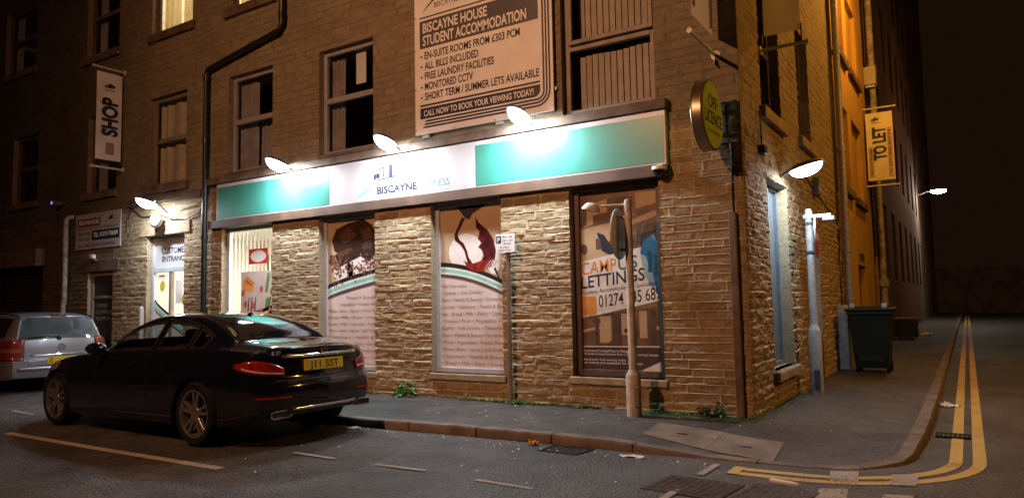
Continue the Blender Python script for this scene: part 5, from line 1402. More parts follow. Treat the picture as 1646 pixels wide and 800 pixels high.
mb = MB(); mb.lathe([(0.085, -0.02), (0.085, 0.86), (0.08, 0.88), (0.055, 0.93), (0.052, 0.95), (0.05, 2.50), (0.04, 2.54), (0.01, 2.55)], og, n=20); mb.build('pole', M['galv'], e, smooth=40, origin=og)
mb = MB(); mb.box((0.24, 2.318, 0.10), (0.32, 2.34, 0.34), 0.006); mb.build('access_door', M['housing'], e, origin=og)
nrm = Vector((0.985, 0.10, 0)).normalized(); uu = Vector((0, 0, 1)).cross(nrm).normalized()
fr = ((0.345, 2.40, 2.15), tuple(uu), (0, 0, 1), tuple(nrm))
mb = MB(); mb.prism(ellipse(0, 0, 0.30, 0.30, 40), fr, -0.006, 0.012); sd = mb.build('sign_disc', M['galv'], e, origin=og)
mb = MB(); mb.flat(ellipse(0, 0, 0.295, 0.295, 40), fr, 0.014); mb.build('sign_face', M['red'], sd, origin=og)
mb = MB(); mb.flat(rect(-0.20, -0.045, 0.20, 0.045), fr, 0.016); mb.build('sign_bar', M['poster_white'], sd, origin=og)
mb = MB(); mb.cyl((0.26, 2.41, 1.93), (0.26, 2.41, 1.96), 0.062); mb.cyl((0.26, 2.41, 2.33), (0.26, 2.41, 2.36), 0.062); mb.box((0.29, 2.38, 1.93), (0.34, 2.44, 1.96)); mb.box((0.29, 2.38, 2.33), (0.34, 2.44, 2.36)); mb.build('clip', M['housing'], e, origin=og)
mb = MB(); mb.box((0.19, 2.36, 2.405), (0.56, 2.46, 2.46), 0.012); mb.box((0.44, 2.33, 2.36), (0.60, 2.49, 2.42), 0.012); mb.build('lamp_hood', M['galv'], e, origin=og)
og = (-3.10, -0.12, 0)
e = empty('parking_sign', og, 'slim brown post with a small parking sign between the wine window and lettings window', 'parking sign')
mb = MB(); mb.cyl((-3.10, -0.12, -0.02), (-3.10, -0.12, 2.22), 0.03, n=14); mb.build('pole', M['pole_brown'], e, smooth=40, origin=og)
mb = MB(); mb.prism(rrect(-3.265, 1.995, -2.965, 2.245, 0.02), front_frame(-0.16), 0, 0.006); pl = mb.build('sign_plate', M['board'], e, origin=og)
fr = front_frame(-0.166)
mb = MB(); mb.flat(rrect(-3.255, 2.12, -3.175, 2.22, 0.008), fr, 0.001)
text(mb, 'Mon - Sat', fr, -3.15, 2.19, 0.027, 0.15, 0.001, 0.01); text(mb, '8 am - 6 pm', fr, -3.16, 2.145, 0.027, 0.17, 0.001, 0.01); text(mb, '30 mins', fr, -3.14, 2.10, 0.027, 0.12, 0.001, 0.01)
text(mb, 'No return', fr, -3.20, 2.055, 0.025, 0.15, 0.001, 0.01); text(mb, 'within 1 hour', fr, -3.22, 2.015, 0.025, 0.2, 0.001, 0.01)
mb.build('lettering', M['navy'], pl, origin=og)
mb = MB(); text(mb, 'P', fr, -3.235, 2.14, 0.06, 0.042, 0.002, 0.02); mb.build('lettering', M['board'], pl, origin=og)
og = (-11.15, -0.45, 0)
e = empty('bollard', og, 'thin white post standing on the pavement outside the customer entrance', 'bollard')
mb = MB(); mb.lathe([(0.038, -0.02), (0.038, 1.36), (0.03, 1.39), (0.005, 1.40)], og, n=16); mb.build('post', M['white_sign'], e, smooth=40, origin=og)
mb = MB(); mb.lathe([(0.09, 0.0), (0.09, 0.02), (0.05, 0.035)], og, n=16); mb.build('base_plate', M['galv'], e, smooth=40, origin=og)

# wheelie bin
og = (0.60, 6.0, 0)
e = empty('wheelie_bin', og, 'large dark green wheelie bin standing against the side wall', 'bin')
def hexa(mb, b0, b1, z0, t0, t1, z1):
    mb.add([(b0[0], b0[1], z0), (b1[0], b0[1], z0), (b1[0], b1[1], z0), (b0[0], b1[1], z0), (t0[0], t0[1], z1), (t1[0], t0[1], z1), (t1[0], t1[1], z1), (t0[0], t1[1], z1)], [(3,2,1,0),(4,5,6,7),(0,1,5,4),(1,2,6,5),(2,3,7,6),(3,0,4,7)])
mb = MB(); hexa(mb, (0.33, 5.78), (0.85, 6.35), 0.08, (0.27, 5.66), (0.93, 6.42), 1.02)
mb.box((0.24, 5.62, 1.0), (0.96, 6.45, 1.06)); mb.build('body', M['bin'], e, origin=og, bevel=0.02)
mb = MB(); mb.box((0.22, 5.58, 1.065), (0.98, 6.40, 1.12), 0.02); mb.box((0.34, 5.70, 1.12), (0.86, 6.30, 1.15), 0.015); lid = mb.build('lid', M['bin'], e, origin=og)
mb = MB(); mb.cyl((0.30, 6.44, 1.09), (0.90, 6.44, 1.09), 0.022, n=10); mb.build('handle', M['bin'], e, origin=og)
for x in (0.36, 0.84):
    mb = MB(); mb.cyl((x-0.03, 6.32, 0.10), (x+0.03, 6.32, 0.10), 0.10, n=18); mb.build('wheel', M['tyre'], e, smooth=40, origin=og)
    mb = MB(); mb.cyl((x-0.02, 5.82, 0.05), (x+0.02, 5.82, 0.05), 0.05, n=14); mb.build('castor', M['tyre'], e, smooth=40, origin=og)
mb = MB(); mb.box((0.30, 5.655, 1.12), (0.38, 5.72, 1.20), 0.015); mb.box((0.80, 5.655, 1.12), (0.88, 5.72, 1.20), 0.015); mb.build('lid_lug', M['litter'], lid, origin=og)
mb = MB(); mb.box((0.40, 5.752, 0.20), (0.78, 5.772, 0.30)); mb.build('front_grip', M['bin'], e, origin=og)
# dumped crate
og = (0.33, 18.3, 0)
e = empty('dumped_crate', og, 'dark open topped crate dumped on the side pavement beyond the bin', 'crate')
mb = MB()
mb.box((0.0, 17.95, 0.04), (0.66, 18.0, 0.60)); mb.box((0.0, 18.6, 0.04), (0.66, 18.65, 0.60)); mb.box((0.0, 18.0, 0.04), (0.05, 18.6, 0.60)); mb.box((0.61, 18.0, 0.04), (0.66, 18.6, 0.60)); mb.box((0.05, 18.0, 0.04), (0.61, 18.6, 0.09)); mb.build('crate_body', M['black'], e, origin=og, bevel=0.01)
mb = MB(); mb.box((-0.03, 17.92, 0.603), (0.69, 17.99, 0.64)); mb.box((-0.03, 18.61, 0.603), (0.69, 18.68, 0.64)); mb.build('rim', M['wood'], e, origin=og)
mb = MB(); mb.box((0.02, 17.98, 0.0), (0.12, 18.62, 0.038)); mb.box((0.54, 17.98, 0.0), (0.64, 18.62, 0.038)); mb.build('runner', M['wood'], e, origin=og)

# ------------------------------------------------------------------ ironwork and slabs in the ground
def gully(name, label, cx, cy, rz, L, W, z, n):
    e = empty(name, (cx, cy, z), label, 'drain grate', None, rz)
    mb = MB(); mb.box((-L/2, -W/2, -0.03), (-L/2+0.03, W/2, 0.006)); mb.box((L/2-0.03, -W/2, -0.03), (L/2, W/2, 0.006)); mb.box((-L/2+0.03, -W/2, -0.03), (L/2-0.03, -W/2+0.03, 0.006)); mb.box((-L/2+0.03, W/2-0.03, -0.03), (L/2-0.03, W/2, 0.006)); mb.build('frame', M['grate'], e)
    mb = MB()
    for k in range(n):
        x = -L/2+0.05+(L-0.1)*k/(n-1); mb.box((x-0.012, -W/2+0.03, -0.02), (x+0.012, W/2-0.03, 0.004))
    mb.build('bar', M['grate'], e)
    mb = MB(); mb.add([(-L/2+.03, -W/2+.03, 0.0012), (L/2-.03, -W/2+.03, 0.0012), (L/2-.03, W/2-.03, 0.0012), (-L/2+.03, W/2-.03, 0.0012)], [(0, 1, 2, 3)]); mb.build('pit', M['ink'], e)
gully('gully_grate', 'iron drain grate in the road at the front kerb', -1.27, -2.02, R(-3), 0.44, 0.34, ROAD+0.003, 8)
gully('gully_grate', 'iron drain grate under the double yellow lines at the side kerb', 1.86, 0.32, 0.0, 0.30, 0.24, ROAD+0.012, 6)
for (cx, cy, L, W, lab) in ((0.23, -2.80, 0.62, 0.50, 'left half of the patterned manhole covers in the road by the corner'), (0.81, -2.78, 0.50, 0.52, 'right half of the patterned manhole covers in the road by the corner')):
    e = empty('manhole_cover', (cx, cy, ROAD+0.008), lab, 'manhole cover', 'patterned manhole covers', R(-6))
    mb = MB(); mb.box((-L/2, -W/2, -0.02), (L/2, W/2, 0.003)); mb.build('plate', M['cover'], e)
    mb = MB(); k = -W/2+0.03
    while k < W/2-0.02:
        q = -L/2+0.03
        while q < L/2-0.03:
            mb.box((q, k, 0.003), (q+0.045, k+0.011, 0.008)); q += 0.06
        k += 0.026
    mb.build('tread', M['cover_tread'], e)
    mb = MB()
    for sx in (-0.3, 0.3):
        for sy in (-0.3, 0.3): mb.cyl((L*sx, W*sy, 0.0031), (L*sx, W*sy, 0.009), 0.02, n=10)
    mb.build('key_hole', M['ink'], e)
pave_bvh = BVHTree.FromPolygons(pv, pf)
def ground_z(x, y):
    h = pave_bvh.ray_cast(Vector((x, y, 2)), Vector((0, 0, -1))); return h[0].z if h[0] is not None else ROAD
slab1 = [(-0.77, -1.32), (-0.08, -1.55), (-0.08, -0.85), (-0.83, -0.69)]; slab2 = [(-0.075, -1.552), (0.56, -1.66), (0.52, -0.99), (-0.075, -0.852)]
for sl, lab in ((slab1, 'left stone slab set in the pavement near the corner'), (slab2, 'right stone slab set in the pavement near the corner')):
    vs = []; fs_ = []; n = 8
    for i in range(n+1):
        for j in range(n+1):
            u, v = i/n, j/n
            x = (1-u)*(1-v)*sl[0][0]+u*(1-v)*sl[1][0]+u*v*sl[2][0]+(1-u)*v*sl[3][0]; y = (1-u)*(1-v)*sl[0][1]+u*(1-v)*sl[1][1]+u*v*sl[2][1]+(1-u)*v*sl[3][1]
            vs.append((x, y, ground_z(x, y)+0.007))
    for i in range(n):
        for j in range(n): q = i*(n+1)+j; fs_.append((q, q+n+1, q+n+2, q+1))
    o_ = mesh_obj('stone_slab', vs, fs_, M['concrete'], smooth=60); tag(o_, lab, 'stone slab', 'stone slabs in the pavement')
    c_ = [sum(p[0] for p in sl)/4, sum(p[1] for p in sl)/4]; zc = ground_z(*c_)+0.007
    mb = MB(); mb.box((c_[0]-0.05, c_[1]-0.02, zc), (c_[0]+0.05, c_[1]+0.02, zc+0.004)); mb.build('lifting_slot', M['ink'], o_)

# ------------------------------------------------------------------ plants
def leaf_plant(name, loc, label, n, size, spread, height, seed, material):
    rg = random.Random(seed)
    e = empty(name, loc, label, 'weed')
    mb = MB(); sm = MB()
    for k in range(n):
        az = rg.uniform(0, 2*math.pi); reach = spread*rg.uniform(0.2, 1.0); hz = height*rg.uniform(0.25, 1.0)*(1.1-reach/spread*0.5)
        tip = Vector((math.cos(az)*reach, -abs(math.sin(az))*reach*0.8 if rg.random() < .8 else math.sin(az)*0.02, hz))
        sm.tube([(0, 0, 0), tuple(tip*0.5+Vector((0, 0, hz*0.15))), tuple(tip)], 0.003, 5)
        for q in range(3):
            base = tip*rg.uniform(0.55, 1.0); a2 = az+rg.uniform(-1, 1); L = size*rg.uniform(0.6, 1.3); W = L*rg.uniform(0.35, 0.55)
            d = Vector((math.cos(a2), math.sin(a2)*0.8, rg.uniform(-0.5, 0.4))).normalized(); s_ = d.cross(Vector((0, 0, 1))).normalized(); up = Vector((0, 0, 1))
            P = [base, base+d*L*0.35+s_*W*0.5+up*0.01, base+d*L*0.75+s_*W*0.4, base+d*L-up*0.015, base+d*L*0.75-s_*W*0.4, base+d*L*0.35-s_*W*0.5+up*0.01, base+d*L*0.5-up*0.008]
            mb.add(P, [(0, 1, 6), (1, 2, 6), (2, 3, 6), (3, 4, 6), (4, 5, 6), (5, 0, 6)])
    mb.build('leaf', material, e); sm.build('stem', material, e)
    return e
leaf_plant('weed_plant', (-4.94, -0.10, 0), 'bright green leafy weed at the wall foot near the black car', 26, 0.075, 0.20, 0.24, 3, M['leaf'])
leaf_plant('weed_plant', (-0.42, -0.10, 0), 'dull green weed at the foot of the wall beside the corner pipe', 26, 0.055, 0.17, 0.20, 5, mat('dull weed leaf', (0.05, 0.10, 0.022), 0.6, var=0.3))
leaf_plant('weed_plant', (-3.0, -0.08, 0), 'low weed at the foot of the thin parking post', 10, 0.05, 0.16, 0.08, 8, M['leaf'])
rg = random.Random(9); mb = MB()
def tuft(x, y, z, s):
    for k in range(4):
        a = rg.uniform(0, 2*math.pi); l = s*rg.uniform(0.5, 1.2); w_ = s*0.22
        dx, dy = math.cos(a), math.sin(a)
        mb.add([(x-dy*w_, y+dx*w_, z), (x+dy*w_, y-dx*w_, z), (x+dx*l, y+dy*l, z+l*rg.uniform(0.3, 0.9))], [(0, 1, 2)])
for i in range(4200):
    x = rg.uniform(-7.5, 0.0)
    if fbm(np.array([x*1.3]), np.array([2.0]), 3)[0] < 0.38: continue
    tuft(x, -0.02-abs(rg.gauss(0, 0.040)), 0.0, rg.uniform(0.012, 0.045))
for i in range(2600):
    x = -1.25+1.35*rg.random(); y = -0.04-abs(rg.gauss(0, 0.14))
    tuft(x, y, 0.001, rg.uniform(0.008, 0.018))
for i in range(900):
    y = rg.uniform(0.0, 3.2); tuft(0.03+abs(rg.gauss(0, 0.09)), y-0.2*rg.random(), 0.001, rg.uniform(0.008, 0.022))
o_ = mb.build('moss_and_grass', M['moss']); tag(o_, 'thin moss and grass along the foot of the walls', 'moss', kind='stuff')

# ------------------------------------------------------------------ litter
def scrap(name, loc, label, cat, size, seed, material, rz=0, flat_=0.35):
    rg = random.Random(seed); n = 6; vs = []; fs = []
    for i in range(n+1):
        for j in range(n+1): vs.append(((i/n-.5)*size[0]+rg.uniform(-1, 1)*size[0]*0.04, (j/n-.5)*size[1]+rg.uniform(-1, 1)*size[1]*0.06, 0.003+abs(rg.gauss(0, 1))*size[1]*flat_*0.35))
    for i in range(n):
        for j in range(n):
            if (i, j) in ((0, 0), (n-1, n-1), (0, n-1)): continue
            q = i*(n+1)+j; fs.append((q, q+n+1, q+n+2, q+1))
    o = mesh_obj(name, vs, fs, material); o.location = loc; o.rotation_euler = (0, 0, rz); tag(o, label, cat); return o
scrap('paper_scrap', (-0.60, -2.01, ROAD), 'crumpled white paper on the road by the front kerb', 'litter', (0.24, 0.09), 1, M['litter'], 0.1)
scrap('paper_scrap', (1.80, 2.6, ROAD), 'crumpled white paper on the road by the side kerb', 'litter', (0.22, 0.16), 2, M['litter'], 0.6)
scrap('paper_scrap', (-4.05, -2.02, ROAD), 'white paper scrap in the gutter behind the black car', 'litter', (0.16, 0.08), 3, M['litter'], 0.2)
scrap('dead_leaf', (-1.68, -1.93, ROAD), 'curled yellow leaf in the gutter against the front kerb', 'leaf', (0.10, 0.08), 4, M['dead_leaf'], 0.7, 1.0)
mb = MB(); mb.prism([(-0.11, -0.02), (0.06, -0.022), (0.115, -0.004), (0.115, 0.008), (0.06, 0.022), (-0.11, 0.02)], ((0, 0, 0), (1, 0, 0), (0, 1, 0), (0, 0, 1)), 0.0, 0.025)
o_ = mb.build('plastic_strip', M['litter'], bevel=0.006); o_.location = (0.82, -2.46, ROAD+0.020); o_.rotation_euler = (0, 0, R(-14)); tag(o_, 'pale pointed plastic strip lying beside the manhole covers', 'litter')
scrap('paper_scrap', (0.75, 19.8, 0.0), 'white scrap on the side pavement beyond the crate', 'litter', (0.5, 0.3), 12, M['litter'], 0.2)
mb = MB(); rg = random.Random(31)
for i in range(240):
    if i < 130: x = rg.uniform(-4.6, 0.2); y = -1.97-abs(rg.gauss(0, 0.10)); z = ROAD+0.003
    elif i < 190: x = rg.uniform(-4, 1.4); y = rg.uniform(-4.4, -2.1); z = ROAD+0.005
    else: x = rg.uniform(-4, 1.4); y = rg.uniform(-1.6, -0.2); z = 0.004
    s_ = rg.uniform(0.004, 0.013); a = rg.uniform(0, 3.14)
    mb.add([(x+s_*math.cos(a+q), y+s_*math.sin(a+q), z+rg.uniform(0, s_)) for q in (0, 1.6, 3.2, 4.7)] , [(0, 1, 2, 3)])
o_ = mb.build('grit', M['litter']); tag(o_, 'pale grit and tiny litter specks on the tarmac', 'grit', kind='stuff')

# ------------------------------------------------------------------ cars
def pchip(xs, ys):
    xs = np.array(xs, float); ys = np.array(ys, float); h = np.diff(xs); d = np.diff(ys)/h
    m = np.zeros(len(xs)); m[0], m[-1] = d[0], d[-1]
    for i in range(1, len(xs)-1):
        if d[i-1]*d[i] > 0:
            w1 = 2*h[i]+h[i-1]; w2 = h[i]+2*h[i-1]; m[i] = (w1+w2)/(w1/d[i-1]+w2/d[i])
    def f(x):
        x = np.clip(x, xs[0], xs[-1]); i = np.clip(np.searchsorted(xs, x, side='right')-1, 0, len(xs)-2)
        t = (x-xs[i])/h[i]
        return (2*t**3-3*t**2+1)*ys[i] + (t**3-2*t**2+t)*h[i]*m[i] + (-2*t**3+3*t**2)*ys[i+1] + (t**3-t**2)*h[i]*m[i+1]
    return f
def crom(P, n):
    """resample a polyline by centripetal-ish Catmull-Rom to n points"""
    P = np.array(P); seg = np.linalg.norm(np.diff(P, axis=0), axis=1)+1e-9; s = np.concatenate([[0], np.cumsum(seg)])
    fx = pchip(s, P[:, 0]); fz = pchip(s, P[:, 1]); t = np.linspace(0, s[-1], n)
    return np.stack([np.array([float(fx(q)) for q in t]), np.array([float(fz(q)) for q in t])], 1)

def squeeze(spec):
    def f(x):
        if x <= 1.0: return x
        if x <= 3.56: return 1.0+(x-1.0)*0.84
        return 3.1504+(x-3.56)*(4.70-3.1504)/(4.80-3.56)
    for k in ('top', 'belt', 'rail', 'wroof'): spec[k] = [(f(x), v) for x, v in spec[k]]
class Car:
    def __init__(c, spec):
        c.s = spec; L = spec['L']
        F = {k: pchip(*zip(*spec[k])) for k in ('top', 'belt', 'rail', 'wroof', 'wbelt', 'wmax', 'bottom', 'lean')}
        c.F = F
        xs = np.concatenate([np.linspace(0, 0.3, 16, endpoint=False), np.linspace(0.3, L-0.3, int((L-0.6)/0.03), endpoint=False), np.linspace(L-0.3, L, 14)])
        NR = 52
        def ring(x):
            top, belt, wr, wb, wm, bt = (float(F[k](x)) for k in ('top', 'belt', 'wroof', 'wbelt', 'wmax', 'bottom'))
            rail = max(float(F['rail'](x)), belt+0.02); rail = min(rail, top-0.004) if top > belt+0.03 else belt+0.012
            top = max(top, rail+0.004)
            P = [(0, bt+0.03), (wm*0.80, bt+0.03), (wm*0.95, bt+0.005), (wm*0.985, bt+0.06), (wm*0.995, (bt+belt)*0.42), (wm, (bt+belt)*0.55), (wm*0.985, belt-0.18), (wb+0.004, belt-0.045), (wb-0.012, belt-0.006), (wb-0.04, belt+0.006)]
            P += [((wb-0.04)*0.45+wr*0.55+0.012, belt+(rail-belt)*0.5), (wr, rail), (wr-0.035, rail+(top-rail)*0.34), (wr*0.72, rail+(top-rail)*0.80), (wr*0.38, rail+(top-rail)*0.96), (0, top)]
            return crom(P, NR)
        rings = np.array([ring(x) for x in xs])      # (nx, NR, 2)
        # wheel arches
        for wx in spec['wheels']:
            Ra = spec['arch']
            for i, x in enumerate(xs):
                q = Ra*Ra-(x-wx)**2
                if q > 0:
                    az = spec['wr']+math.sqrt(q)
                    m = (rings[i, :, 1] < az) & (rings[i, :, 0] > 0.55) & (np.arange(NR) < 30)
                    rings[i, m, 1] = az
                    idx = np.nonzero(m)[0]
                    if len(idx):
                        k = len(idx); w = float(F['wmax'](x))
                        keep = idx[-1]
                        rings[i, idx, 0] = np.linspace(w*0.72, rings[i, min(keep+1, NR-1), 0], k)
        def lean(x, z, y):
            return F['lean'](z)*np.clip(1-x/0.9, 0, 1)**1.6
        V = []; rows = []
        def add_row(x, R_, s=1.0, bx=0.0):
            half = [(R_[k, 0]*s, R_[k, 1]) for k in range(NR)]
            pts = [(y, z) for y, z in half] + [(-y, z) for y, z in half[-2:0:-1]]
            row = []
            for y, z in pts:
                row.append(len(V)); V.append((x+bx+float(lean(max(x, 0), z, y)) if spec['nose'](x) is None else x+bx+spec['nose'](x)*float(spec['nlean'](z)), y, z))
            rows.append(row)
        caps = [0.0, 0.35, 0.65, 0.85, 0.95]
        for s in caps: add_row(0, rings[0], s, -spec['bulge']*(1-s*s))
        for i, x in enumerate(xs): add_row(x, rings[i])
        for s in caps[::-1]: add_row(L, rings[-1], s, spec['fbulge']*(1-s*s))
        n = len(rows[0]); Fc = []
        for a, b in zip(rows[:-1], rows[1:]):
            for k in range(n): Fc.append((a[k], b[k], b[(k+1) % n], a[(k+1) % n]))
        c.V = np.array(V); c.Fc = Fc
        c.bvh = BVHTree.FromPolygons([tuple(v) for v in V], Fc)
    def hit(c, o, d):
        h = c.bvh.ray_cast(Vector(o), Vector(d).normalized())
        return h
    def patch(c, ray, nu, nv, off, ugrid=None, vgrid=None):
        """grid of points thrown on the body: ray(u, v) -> origin, direction"""
        us = ugrid if ugrid is not None else np.linspace(0, 1, nu); vs = vgrid if vgrid is not None else np.linspace(0, 1, nv)
        P = []; ok = True
        for u in us:
            for v in vs:
                o, d = ray(u, v); h = c.hit(o, d)
                if h[0] is None: P.append(None)
                else:
                    nrm = h[1] if h[1].dot(Vector(d)) < 0 else -h[1]
                    P.append(h[0]+nrm*off)
        nv_ = len(vs); V = []; mp = {}; F = []
        for i, p in enumerate(P):
            if p is not None: mp[i] = len(V); V.append(tuple(p))
        fi = []
        for i in range(len(us)-1):
            for j in range(nv_-1):
                q = (i*nv_+j, (i+1)*nv_+j, (i+1)*nv_+j+1, i*nv_+j+1)
                if all(k in mp for k in q): F.append([mp[k] for k in q]); fi.append((i, j))
        return V, F, fi, len(us)-1, nv_-1
    def put(c, name, ray, nu, nv, off, material, parent, flip=False, edge=None, thick=0.0, smooth=60):
        ug = vg = None
        if edge:
            ug = np.concatenate([[0, edge[0]], np.linspace(edge[0], 1-edge[0], nu)[1:-1], [1-edge[0], 1]]); vg = np.concatenate([[0, edge[1]], np.linspace(edge[1], 1-edge[1], nv)[1:-1], [1-edge[1], 1]])
        V, F, fi, a, b = c.patch(ray, nu, nv, off, ug, vg)
        midx = None; mats = [material] if not isinstance(material, list) else material
        if edge: midx = [1 if i in (0, a-1) or j in (0, b-1) else 0 for i, j in fi]
        o = mesh_obj(name, V, F, mats, parent, smooth=smooth, midx=midx)
        if thick:
            m = o.modifiers.new('solid', 'SOLIDIFY'); m.thickness = thick; m.offset = 0
        return o
def body_mesh(c, parent, material, holes):
    keep = []
    V = c.V
    for f in c.Fc:
        ctr = V[list(f)].mean(0)
        if any(h(ctr) for h in holes): continue
        keep.append(f)
    return mesh_obj('body', V, keep, material, parent, smooth=38)

def make_wheel(parent, x, y, side, r, width, style, rimr):
    """wheel at (x, y) with its outer face towards side * y"""
    s = side
    root = MB()
    prof = [(rimr, -width/2+0.01), (r-0.03, -width/2), (r-0.006, -width/2+0.03), (r, -width/2+0.06), (r, width/2-0.06), (r-0.006, width/2-0.03), (r-0.03, width/2), (rimr, width/2-0.01)]
    root.lathe(prof, (0, 0, 0), (0, s, 0), 40, caps=False)
    w = root.build('wheel', M['tyre'], parent, smooth=40); w.location = (x, y, r)
    mb = MB(); o = width/2-0.012
    mb.lathe([(rimr+0.004, o+0.008), (rimr-0.012, o+0.008), (rimr-0.02, o-0.01), (rimr-0.03, -width/2+0.02)], (0, 0, 0), (0, s, 0), 40, caps=False)
    mb.build('rim', M['rim'], w, smooth=40)
    mb = MB(); mb.lathe([(rimr-0.02, o-0.11), (0.02, o-0.10)], (0, 0, 0), (0, s, 0), 30, caps=False); mb.build('brake_disc', M['rim_dark'], w)
    mb = MB()
    for k in range(5):
        a0 = 2*math.pi*k/5+0.35
        pairs = ((-0.17, -0.20), (0.17, 0.20)) if style == 'twin' else ((0.0, 0.0),)
        for da, db in pairs:
            wi, wo = (0.020, 0.017) if style == 'twin' else (0.05, 0.06)
            def pt(rad, ang, t, dep): return (rad*math.cos(ang)-t*math.sin(ang), s*dep, rad*math.sin(ang)+t*math.cos(ang))
            a1, a2 = a0+da*1.3, a0+db*0.9
            vs = []
            for rad, ang, hw, dep in ((0.045, a1, wi, o-0.012), (rimr*0.55, (a1+a2)/2, wi*0.9, o-0.006), (rimr-0.01, a2, wo, o-0.004)):
                vs += [pt(rad, ang, -hw, dep), pt(rad, ang, hw, dep), pt(rad, ang, hw, dep-0.045), pt(rad, ang, -hw, dep-0.045)]
            fs = []
            for q in range(2):
                for k2 in range(4): fs.append((q*4+k2, q*4+(k2+1) % 4, q*4+4+(k2+1) % 4, q*4+4+k2))
            mb.add(vs, fs)
    mb.lathe([(0.075, o-0.05), (0.075, o-0.008), (0.05, o-0.002), (0.001, o)], (0, 0, 0), (0, s, 0), 20, caps=False)
    mb.build('spoke', M['rim'], w, smooth=30, bevel=0.003)
    return w

def side_ray(xlo, xhi, zlo, zhi, s):
    """window outline: x from xlo to xhi, z between two curves; s = +1 left side"""
    def ray(u, v):
        x = xlo+(xhi-xlo)*u; z = zlo(x)+(zhi(x)-zlo(x))*v
        return (x, s*2.5, z), (0, -s, 0)
    return ray
def inside_side(xlo, xhi, zlo, zhi, m):
    def f(c):
        return abs(c[1]) > 0.40 and xlo+m < c[0] < xhi-m and zlo(c[0])+m < c[2] < zhi(c[0])-m
    return f
def wrap_ray(th0, th1, zlo, zhi, s, P=(0.9, 0.25)):
    def ray(u, v):
        th = R(th0+(th1-th0)*u); z = zlo(u)+(zhi(u)-zlo(u))*v
        d = Vector((-math.cos(th), s*math.sin(th), 0)); o = Vector((P[0], s*P[1], z))+d*3
        return o, -d
    return ray
def rear_ray(y0, y1, z0, z1):
    def ray(u, v):
        return (-3, y0+(y1-y0)*u, z0+(z1-z0)*v), (1, 0, 0)
    return ray

# --- dark saloon
sal = dict(L=4.70, wheels=(0.93, 3.88), arch=0.372, wr=0.335, bulge=0.085, fbulge=0.12,
    top=[(0, 1.005), (0.06, 1.018), (0.35, 1.050), (0.56, 1.075), (0.74, 1.165), (0.97, 1.262), (1.27, 1.338), (1.6, 1.376), (1.95, 1.388), (2.35, 1.374), (2.7, 1.318), (3.05, 1.205), (3.4, 1.045), (3.56, 0.985), (3.9, 0.945), (4.3, 0.875), (4.62, 0.76), (4.80, 0.60)],
    belt=[(0, 0.93), (0.15, 0.965), (0.5, 0.985), (1.0, 0.972), (2.0, 0.945), (3.0, 0.92), (3.6, 0.90), (4.0, 0.85), (4.4, 0.76), (4.7, 0.64), (4.80, 0.54)],
    rail=[(0, 0.95), (0.4, 1.005), (0.58, 1.01), (0.76, 1.06), (1.0, 1.175), (1.32, 1.265), (1.7, 1.306), (2.05, 1.312), (2.45, 1.28), (2.75, 1.21), (3.05, 1.10), (3.3, 0.985), (3.45, 0.935), (3.9, 0.87), (4.8, 0.56)],
    wroof=[(0, 0.56), (0.4, 0.68), (0.6, 0.71), (0.8, 0.685), (1.1, 0.635), (1.65, 0.605), (2.25, 0.61), (2.75, 0.64), (3.25, 0.70), (3.6, 0.735), (4.2, 0.68), (4.8, 0.45)],
    wbelt=[(0, 0.64), (0.12, 0.73), (0.35, 0.81), (0.8, 0.87), (1.5, 0.885), (2.8, 0.885), (3.6, 0.87), (4.1, 0.82), (4.5, 0.70), (4.7, 0.52)],
    wmax=[(0, 0.665), (0.08, 0.75), (0.2, 0.825), (0.45, 0.895), (0.9, 0.926), (2.5, 0.922), (3.9, 0.922), (4.2, 0.88), (4.5, 0.78), (4.7, 0.62)],
    bottom=[(0, 0.32), (0.3, 0.24), (0.8, 0.20), (4.0, 0.17), (4.4, 0.19), (4.7, 0.24)],
    lean=[(0.0, 0.16), (0.24, 0.12), (0.36, 0.02), (0.5, 0.0), (0.62, 0.005), (0.68, 0.05), (0.80, 0.075), (0.95, 0.085), (1.02, 0.05), (1.3, 0.08)],
    nose=lambda x: max(0.0, (x-4.2)/0.5)**2 if x > 4.2 else None, nlean=lambda z: -0.02 if z < 0.5 else -0.02-0.3*(z-0.5)**1.0)
squeeze(sal)
